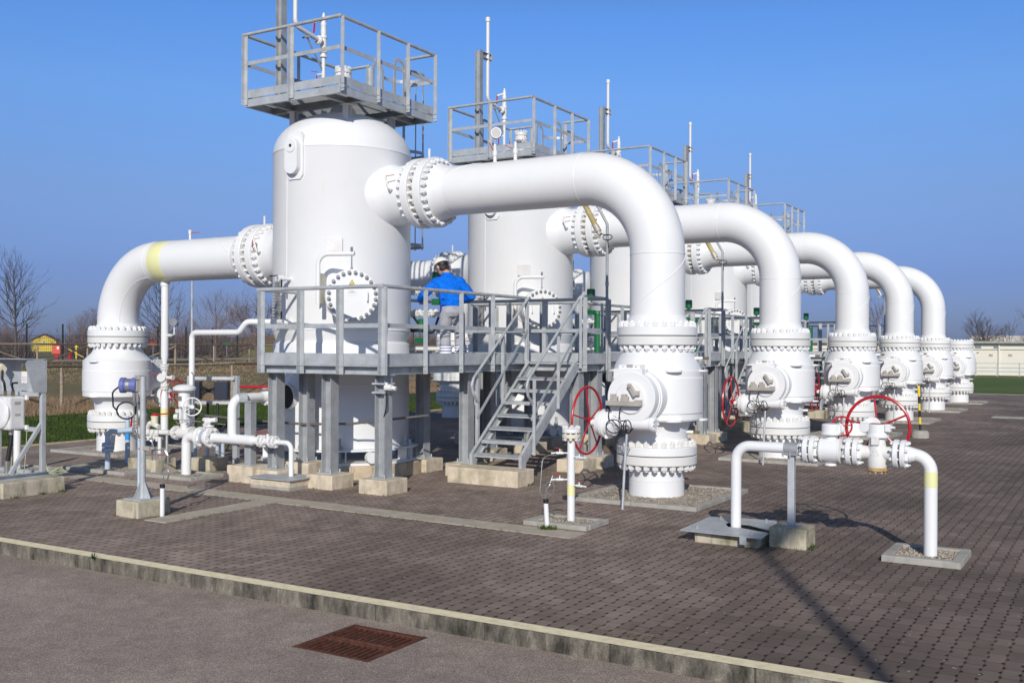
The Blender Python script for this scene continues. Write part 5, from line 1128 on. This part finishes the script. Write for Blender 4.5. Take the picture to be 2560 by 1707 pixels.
for z,yy in((.93,-.115),(1.0,-.13)):
    for i in range(5): jk.append(ball((-.14+.07*i,yy+.02*abs(i-2)*.3,z+random.uniform(-.015,.015)),.022,(2.0,.8,.6)))
jk+= [limb([LE+V((-.05,.0,.03)),LE+V((.0,-.06,-.03))],[.022,.022]),limb([RE+V((.05,.0,.03)),RE+V((-.01,-.05,-.04))],[.022,.022]),limb([LS+V((-.10,.05,-.06)),LS+V((-.02,-.07,-.10))],[.018,.018])]
remesh(jk,.012,'jacket',FLEECE,W,3)
tr=[ell([((0,-.0,.93),.150,.115,0),((0,-.012,.86),.172,.135,0),((0,-.018,.79),.180,.142,0),((0,-.005,.72),.17,.12,0)]),
    limb([(-.088,-.01,.78),(-.10,.02,.62),(-.105,.055,.46),(-.102,.02,.25),(-.10,.0,.06)],[.108,.098,.085,.085,.088]),limb([(.088,-.01,.78),(.11,.04,.62),(.125,.085,.47),(.13,.03,.25),(.135,-.03,.06)],[.108,.098,.085,.085,.09])]
for x,dx in((-.10,0),(.12,0)):
    for z,r in((.55,.016),(.49,.018),(.43,.016),(.20,.016),(.15,.018),(.66,.016)):
        a=random.uniform(-.5,.5); tr.append(limb([(x-.08,-.03+.04*a,z+.03*a),(x,-.055,z),(x+.08,-.02-.04*a,z-.03*a)],[r*.7,r,r*.7],8))
trs=remesh(tr,.011,'trousers',TROU,W,3)
for x,y in((-.10,.0),(.133,-.022)):
    for z,m,h in((.265,ROYAL,.012),(.235,REFL,.03),(.223,ROYAL,.012),(.193,REFL,.03),(.181,ROYAL,.012),(.15,REFL,.03),(.05,ROYAL,.10)):
        g=ell([((x,y,z),.095,.095,0),((x,y,z+h),.0945,.0945,0)],24); g.build('reflective_band' if m is REFL else 'blue_trim',m,trs,50)
g=limb([(-.172,-.02,.92),(-.183,-.03,.80),(-.178,-.02,.70)],[.012,.012,.006],8); g.v=[(v[0],v[1],v[2]) for v in g.v]; g.build('blue_piping',ROYAL,trs,50)
for x,y in((-.10,.0),(.133,-.03)):
    remesh([limb([(x,y,.10),(x,y-.01,.05)],[.055,.06]),limb([(x,y-.06,.045),(x,y+.06,.045),(x,y+.17,.035)],[.048,.05,.04])],.012,'boot',BLACK,W,4)
g=MB(); pr=[]
for i in range(11): a=PI/2*i/10; pr.append((.128*math.cos(a),.118*math.sin(a)))
g.lathe([(.118,-.012),(.131,-.012)]+pr,n=36); tl=Euler((R(-14),R(3),0)).to_matrix(); hc=hd+V((0,-.008,.045))
for i,v in enumerate(g.v): q=V((v[0]*.93,v[1]*1.12,v[2]*1.06)); g.v[i]=tuple(tl@q+hc)
pk=MB(); n=13; vs=[]
for s,rr in((0,1.0),(1,1.0)):
    pass
for i in range(n):
    a=PI*(.15+.70*i/(n-1)); c,q=cs(a); vs.append(tl@V((.120*c*.93,.125*q*1.12,-.008))+hc); vs.append(tl@V((.128*c*.95,(.125+.055*math.sin(a))*q*1.12,-.026))+hc)
pk.add(vs,[(2*i,2*i+1,2*i+3,2*i+2) for i in range(n-1)]); pk.add([V(v)-V((0,0,.005)) for v in vs],[(2*i+2,2*i+3,2*i+1,2*i) for i in range(n-1)])
g.add(pk.v,pk.f); turn(g); hm=g.build('helmet',HELM,W,50)
g=MB(); secs=[]
for z,r in((-.055,.100),(-.02,.113),(-.012,.114)): secs.append(((0,-.01,z),r*.86,r*1.03,0))
gg=ell(secs,28); gg.v=[tuple(tl@V(v)+hc) for v in gg.v]; turn(gg).build('helmet_band',BLACK,hm,50)
remesh([turn(ball(hd+V((0,-.022,-.005)),.105,(.84,.93,1.0))),turn(ball(hd+V((0,-.06,-.05)),.06,(1.1,.7,.9)))],.01,'hair',HAIR,W,2)
for o in list(bpy.data.objects):                     # he bends forward and a little to his left from the hips
    r_=o
    while r_.parent: r_=r_.parent
    if r_ is W and o.type=='MESH':
        for v in o.data.vertices:
            dz=max(0,v.co.z-.88); v.co.y+=.24*dz; v.co.x-=.10*dz; v.co.z-=.06*dz
# ------------------------------------------------------------------ background: fences, hut, trees
def wood_fence(X,y0,y1,sp,label,h,zf,rw=.055,mat=WOOD):
    t=thing('wooden_fence',label,'fence',(X,y0,0),0,'rustic round pole fences'); n=int((y1-y0)/sp)
    for i in range(n+1):
        y=i*sp; z=zf(X,y0+y); g=MB(); g.tube([(0,y,z-.3),(.02,y,z+h*.5),(0,y,z+h)],[rw,rw*.95,rw*.85],8); g.build('fence_post',mat,t,50)
    for i in range(n):
        y=i*sp; z=zf(X,y0+y); g=MB(); g.tube([(0,y-.1,z+h+.04),(.0,y+sp*.5,z+h+.02),(0,y+sp+.1,z+h+.05)],rw*.8,8)
        if i%2: g.tube([(.04,y+.05,z+h-.1),(.04,y+sp-.05,z+.08)],rw*.75,8)
        else: g.tube([(.04,y+.05,z+.08),(.04,y+sp-.05,z+h-.1)],rw*.75,8)
        g.build('fence_rail',WOODD if (i%3) else mat,t,50)
wood_fence(-28.9,13.4,46,3.6,'near rustic wooden pole fence at the edge of the left lawn',1.38,lambda x,y:-.1)
wood_fence(-55.,24,100,3.4,'far rustic wooden pole fence along the road on the left',1.25,terr,.07)
def mesh_fence(label):
    t=thing('mesh_fence',label,'fence',(-70,20,0)); z=.93; L=110
    for i in range(0,L//3+1): g=MB(); g.box((0,i*3.,z+1.3),(.09,.09,2.7)); g.build('fence_post',MESHF,t,0)
    g=MB()
    for j in range(9): g.box((0,L/2,z+.15+j*.20),(.012,L,.014))
    y=0
    while y<L: g.box((0.006,y,z+.95),(.012,.012,1.75)); y+=.16
    g.build('wire_mesh',MESHF,t,0)
mesh_fence('dark wire mesh security fence with tall posts beyond the road')
def hut():
    t=thing('hut','small yellow hut with brown gable roof behind the mesh fence','building',(-150,104,.9),R(48))
    t.scale=(.80,.80,.80)
    g=MB(); w,d,h,p=2.3,2.2,2.2,3.3
    g.add([(-w,-d,0),(w,-d,0),(w,-d,h),(0,-d,p),(-w,-d,h),(-w,d,0),(w,d,0),(w,d,h),(0,d,p),(-w,d,h)],[(0,1,2,3,4),(9,8,7,6,5),(1,6,7,2),(5,0,4,9)]); g.build('wall',HUT,t,0)
    g=MB()
    for s in(-1,1): g.bar((0,-d-.3,p+.08),(0,d+.3,p+.08),.1,.1); g.add([(0,-d-.3,p+.12),(0,d+.3,p+.12),(s*(w+.4),d+.3,h-.1),(s*(w+.4),-d-.3,h-.1),(0,-d-.3,p+.28),(0,d+.3,p+.28),(s*(w+.4),d+.3,h+.06),(s*(w+.4),-d-.3,h+.06)],[(0,1,2,3),(4,7,6,5),(0,3,7,4),(1,5,6,2),(2,6,7,3)])
    g.build('roof',TILE,t,0)
    g=MB(); g.box((0,-d-.03,1.9),(.5,.06,.5)); f=g.build('window',SIGNW,t,0); g=MB(); g.box((0,-d-.065,1.9),(.36,.02,.36)); g.build('pane',GLASS,f,0)
    g=MB(); g.box((w+.03,.6,1.),(.06,.9,2.0)); g.build('door',SIGNW,t,0)
hut()
t=thing('fire_hose_box','orange red hose box on a post beside the far fence','hose box',(-66.6,47.1,.93),R(30)); g=MB(); g.box((0,0,.75),(.62,.30,.70)); g.build('box',ORANGE,t,0,.03); g=MB(); g.box((0,0,.2),(.26,.16,.45)); g.build('stand',RED,t,0); g=MB(); g.box((.14,-.155,.85),(.14,.01,.20)); g.build('label_plate',SIGNW,t,0)
t=thing('fire_hydrant','small red fire hydrant standing by the far road','hydrant',(-66.1,47.8,.93)); g=MB(); g.lathe([(.15,0),(.15,.05),(.10,.07),(.10,.34),(.15,.36),(.15,.41),(.11,.43),(.09,.48),(.05,.51)],n=20); g.build('barrel',RED,t,35); g=MB(); g.cyl((-.20,0,.36),(.20,0,.36),.06,12); g.build('hose_outlet',RED,t,40)
t=thing('gas_vent','yellow gas pipe cross with a slanted arm behind the far road','pipe',(-66.6,48.7,.93)); g=MB(); g.cyl((0,0,0),(0,0,1.05),.05,10); g.cyl((-.16,0,.92),(.16,.05,.92),.045,8); g.cyl((-.5,-.3,.75),(.45,.3,.15),.028,8); g.build('pipe',SIGNY,t,40)
for i,(y,c,lab) in enumerate(((61.0,GREEN,'small green sign on the far fence left of the platform'),(53.5,RED,'small red topped sign plate by the far fence left of the lamp mast'))):
    t=thing('fence_sign',lab,'sign',(-64,y,.93)); g=MB(); g.cyl((0,0,0),(0,0,1.3),.03,8); g.build('post',STEEL,t,0); g=MB(); g.box((.03,0,1.2),(.02,.42,.26),R(-35)); g.build('plate',c,t,0)
t=thing('lamp_mast','tall thin grey lamp mast seen under the left pipe arch','lamp',(-46.8,41.9,.6)); g=MB(); g.tube([(0,0,0),(0,0,6.8)],[.085,.05],12); g.build('mast',GALV,t,40); g=MB(); g.cyl((0,0,0),(0,0,1.0),.10,12); g.build('mast_base',GALV,t,40)
# bare trees
def make_tree(name,label,loc,h,seed,mat,spread=1.,conic=0,levels=5,trunk=.32,r0=None,lean=0,group='bare winter trees'):
    rnd=random.Random(seed); t=thing(name,label,'tree',loc,rnd.uniform(0,6),group); tg=MB(); bg=MB(); r0=r0 or h*.0155
    def grow(p,d,l,r,lev):
        n=3 if lev<4 else 2; pts=[p]; q=p.copy(); dd=d.copy()
        for i in range(n):
            dd=(dd+V((rnd.gauss(0,.17),rnd.gauss(0,.17),.05 if not conic else .10))).normalized(); q=q+dd*l/n; pts.append(q.copy())
        bg.tube(pts,[r*(1-.42*i/n) for i in range(n+1)],5 if lev<2 else 3,False)
        if lev>=levels: return
        k=rnd.randint(3,4) if lev<3 else (rnd.randint(2,4) if lev<5 else rnd.randint(1,3))
        for i in range(k):
            f=rnd.uniform(.35,1.) if i else 1.; pos=pts[0].lerp(pts[-1],f) if f<1 else pts[-1]
            a=rnd.uniform(0,2*PI); tilt=rnd.uniform(.35,.85)*spread*(.6 if i==0 else 1); u=dd.cross(V((math.cos(a),math.sin(a),.3))).normalized()
            nd=(dd*math.cos(tilt)+u*math.sin(tilt)).normalized(); 
            if nd.z<-.15: nd.z*=-.3
            grow(pos,nd,l*rnd.uniform(.58,.82),max(r*.60,h*.0010),lev+1)
    th=h*trunk; top=V((lean*th,0,th)); tg.tube([(0,0,-.3),(lean*th*.4,0,th*.5),top],[r0*1.25,r0,r0*.8],9,False); tg.build('trunk',mat,t,60)
    if conic==2:
        L=h*(1-trunk); n=9
        ldr=[top.copy()]
        for i in range(n): ldr.append(ldr[-1]+V((rnd.gauss(0,.05),rnd.gauss(0,.05),1)).normalized()*L*.96/n)
        bg.tube(ldr,[r0*.8*(1-i/(n+.5)) for i in range(n+1)],6,False)
        for i in range(34):
            f=(i+.3)/34; p=ldr[min(n-1,int(f*n))]; a=i*2.4+rnd.uniform(-.5,.5); el=.30+.75*f+rnd.uniform(-.12,.18)
            d=V((math.cos(a)*math.cos(el),math.sin(a)*math.cos(el),math.sin(el))); grow(p,d,L*(.16+.26*math.sin(PI*min(1,.30+.7*f)))*rnd.uniform(.75,1.1)*spread,r0*.42*(1-f*.65),levels-3)
    elif conic:
        L=h*(1-trunk)
        ldr=[top+V((rnd.gauss(0,.02)*h*i/8,rnd.gauss(0,.02)*h*i/8,L*i/8)) for i in range(9)]; bg.tube(ldr,[r0*.8*(1-i/8.6) for i in range(9)],6,False)
        for i in range(26):
            f=(i+.5)/26; p=ldr[min(7,int(f*7.2))]; a=i*2.4; el=.75+.35*f
            d=V((math.cos(a)*math.cos(el),math.sin(a)*math.cos(el),math.sin(el))); grow(p,d,L*(.52-.36*f),r0*.32*(1-f*.6),levels-2)
    else:
        k=rnd.randint(4,5)
        for i in range(k):
            a=2*PI*i/k+rnd.uniform(-.4,.4); tl_=rnd.uniform(.35,.75)*spread if i else .1; grow(top-V((0,0,th*.12*rnd.random())),V((math.sin(tl_)*math.cos(a),math.sin(tl_)*math.sin(a),math.cos(tl_))),h*.26,r0*.6,1)
    bg.build('crown',mat,t,60); return t
TR=[('bare_tree','large bare dark tree at the far left edge of the picture',(-69.5,45.8,.9),6.9,3,BARK,.80,2,7),
('bare_tree','bare dark tree seen under the left pipe arch behind the hanging branch pipe',(-48.4,41.0,.6),5.0,8,BARK,.85,2,7),
('bare_tree','slender cone shaped bare tree of pinkish brown between lamp mast and platform',(-68.4,63.9,.9),5.5,5,BARKP,.8,1,6),
('bare_tree','small slender bare tree just right of the lamp mast',(-80,71,.9),3.8,6,BARKP,.8,1,5),
('bare_tree','leaning dark tree with hanging pale twigs behind the platform corner',(-51.2,51.5,.6),5.6,11,BARKP,1.15,0,6),
('bare_tree','hazy reddish bare tree left of the left pipe arch',(-95.2,71.2,.9),4.7,12,BARKP,.7,2,6),
('bare_tree','low reddish bush tree right of the yellow hut',(-90,66.2,.9),3.5,13,BARKP,.8,2,6),
('bare_tree','round bare bush tree behind the beige building on the right',(-11.9,112,-.5),8.6,21,BARK,.85,0,6),
('bare_tree','hazy bare tree at the far right edge',(-8.5,126,0),7.0,22,BARKP,.7,2,6),
('bare_tree','pale bare tree seen between the fourth and fifth pipe arches',(-16.6,82,0),5.6,23,BARKP,.8,1,6)]
for a in TR: make_tree(a[0],a[1],a[2],a[3],a[4],a[5],a[6],a[7],a[8]-(1 if a[7]==1 else 0),trunk=.05 if 'bush' in a[1] else .27)
# scrub: bare bushes forming one hedge line
def make_scrub(name,label,n,region,hr,mat,seed):
    rnd=random.Random(seed); g=MB()
    for i in range(n):
        x=rnd.uniform(region[0],region[2]); y=rnd.uniform(region[1],region[3]); z=terr(x,y)
        if .668<y/-x<.724: continue                       # open ground before the hut
        h=rnd.uniform(*hr)
        for k in range(30):
            a=rnd.uniform(0,2*PI); el=rnd.uniform(.6,1.4); d=V((math.cos(a)*math.cos(el),math.sin(a)*math.cos(el),math.sin(el))); p=V((x+rnd.gauss(0,.5),y+rnd.gauss(0,.5),z)); L=h*rnd.uniform(.6,1.1); w=.028+h*.008; s=V((-d.y,d.x,0)).normalized()*w
            q=p+d*L+V((0,0,.15*L)); m=p+d*L*.5; g.add([p-s,p+s,q],[(0,1,2)])
            for j in range(4):
                b=p+d*L*rnd.uniform(.35,.95); e=b+V((rnd.gauss(0,.3),rnd.gauss(0,.3),rnd.uniform(.1,.45)))*h*.32; g.add([b-s*.6,b+s*.6,e],[(0,1,2)])
    tag(g.build(name,mat,None,0),label,'scrub',None,'stuff')
make_scrub('bare_scrub','reddish brown band of bare scrub behind the mesh fence',640,(-128,38,-76,175),(1.8,4.3),BARKP,4)
make_scrub('bare_scrub','dark low band of bare bushes behind the left road',110,(-90,40,-74,120),(.9,1.9),BARK,5)

# beige building on the right
t=thing('panel_building','long beige panel building with small vents behind the right lawn','building',(0,87.2,0),R(2))
g=MB(); g.box((4,3,1.15),(60,6,2.6)); g.build('wall',BEIGE,t,0)
g=MB(); g.box((4,2.9,2.52),(60.4,6.6,.16)); g.build('roof',CONCG,t,0)
g=MB(); g.box((4,-.02,1.95),(59.9,.03,.03)); g.build('panel_joint',DARK,t,0)
for x in(-9.1,-7.75,-4.4,-2.9):
    g=MB(); g.box((x,-.03,1.55),(.24,.06,.17)); g.build('vent',TAUPE,t,0)
for x in(-10.0,-8.7): g=MB(); g.box((x,-.03,2.15),(.42,.05,.16)); g.build('window',GLASS,t,0)
g=MB(); g.cyl((-8.55,-.06,0),(-8.55,-.06,2.5),.06,10); g.box((-8.55,-.08,2.45),(.3,.2,.18)); g.build('downpipe',BEIGE,t,0)
t=thing('guard_rail','low grey steel guard rail before the beige building','guard rail',(0,83.6,0),R(2))
for z in(.35,.62,.95): g=MB(); g.box((2,0,z),(40,.04,.07 if z<.9 else .05)); g.build('rail',GALV,t,0)
for i in range(28): g=MB(); g.box((-17+i*1.45,.03,.5),(.08,.06,1.0)); g.build('rail_post',GALV,t,0)
g=MB(); g.box((-12.2,131,2.2),(7.0,5,2.6),R(3)); o=g.build('white_cabin',simple('pinkish_white_panel',(.66,.58,.54),.7),None,0); tag(o,'pinkish white cabin roof showing behind the beige building','building')
g=MB(); g.box((10,80.6,.0),(90,1.1,.03)); struct('gravel_path',g,SOIL)
g=MB(); g.box((-2.95,33.2,.012),(.95,.7,.024)); tag(g.build('manhole_lid',CONCG,None,0,.005),'flat grey concrete lid in the paving at the right behind the valves','manhole cover')
sp=[]
for x0,y0,x1,y1 in FEET[:60]:
    for i in range(26):
        if random.random()<.5: sp.append((random.uniform(x0,x1),y0-random.uniform(0,.02)))
        else: sp.append((x1+random.uniform(0,.02),random.uniform(y0,y1)))
sp=[p for p in sp if random.random()<.75]
tufts('moss',sp,4,.028,BLADE,'moss and tiny weeds along the feet of the concrete blocks','moss',.03)
t=thing('lamp_mast','tall grey lamp mast by the road that throws the long thin shadow on the paving','lamp',(5.18,-5.64,-.12))
g=MB(); g.tube([(0,0,0),(0,0,9.2)],[.075,.045],14); g.build('mast',GALV,t,40); g=MB(); g.box((0,.35,9.2),(.3,.8,.12)); g.build('lamp_head',GALVD,t,0)
# thin winter haze: one closed box of even air round the whole place
g=MB(); g.box((-60,70,11.3),(300,300,26)); hz=g.build('haze',DARK,None,0); hz['kind']='stuff'; hz['label']='thin blue winter haze over the fields'
hm_=bpy.data.materials.new('haze_air'); hm_.use_nodes=True; nt=hm_.node_tree; nt.nodes.clear(); out=nt.nodes.new('ShaderNodeOutputMaterial'); pv=nt.nodes.new('ShaderNodeVolumePrincipled'); pv.inputs['Color'].default_value=(.80,.87,1,1); pv.inputs['Density'].default_value=.0006; pv.inputs['Anisotropy'].default_value=.0; lk(nt,pv.outputs[0],out.inputs['Volume']); hz.data.materials.clear(); hz.data.materials.append(hm_)
# ------------------------------------------------------------------ light, sky, camera
SUN_AZ=R(30.908-3.0); EL=R(27)
lz=bpy.data.lights.new('sun','SUN'); lz.energy=3.75; lz.angle=R(.5); lz.color=(1,.955,.88)
so=bpy.data.objects.new('sun',lz); COL.objects.link(so)
dirv=V((-math.sin(SUN_AZ)*math.cos(EL),math.cos(SUN_AZ)*math.cos(EL),-math.sin(EL))); so.rotation_euler=dirv.to_track_quat('-Z','Y').to_euler(); so.location=(5,-10,20)
w=bpy.data.worlds.new('World'); scn.world=w; w.use_nodes=True; nt=w.node_tree; bg=nt.nodes['Background']; sk=nt.nodes.new('ShaderNodeTexSky'); sk.sky_type='NISHITA'; sk.sun_disc=False
sk.sun_elevation=EL; tos=-dirv; sk.sun_rotation=math.atan2(tos.x,tos.y); sk.air_density=1.0; sk.dust_density=.6; sk.ozone_density=2.2; sk.altitude=0
tc=nt.nodes.new('ShaderNodeTexCoord'); sx=nt.nodes.new('ShaderNodeSeparateXYZ'); lk(nt,tc.outputs['Generated'],sx.inputs[0])
air=ramp(nt,sx.outputs[2],[(0,(.165,.225,.52)),(.065,(.20,.27,.595)),(.141,(.34,.42,.66)),(.233,(.405,.60,.90)),(.30,(.37,.62,1.0)),(.45,(.30,.37,.45)),(.70,(.20,.215,.22))])   # hazy winter air low in the sky
lk(nt,mix(nt,1,sk.outputs[0],air,'MULTIPLY'),bg.inputs['Color']); bg.inputs['Strength'].default_value=.15
cam=bpy.data.cameras.new('camera'); co=bpy.data.objects.new('camera',cam); COL.objects.link(co); cam.sensor_width=36; cam.lens=2576.7/2560*36; cam.clip_end=3000; cam.clip_start=.1
cam.shift_y=13.4/2560
co.location=(0,0,2.0); co.rotation_euler=(Euler((PI/2,0,R(30.908))).to_matrix()@M.Rotation(R(.26),3,'Z')).to_euler()
scn.camera=co
scn.view_settings.view_transform='Standard'; scn.view_settings.look='None'; scn.view_settings.exposure=0; scn.view_settings.gamma=1
scn.cycles.max_bounces=6
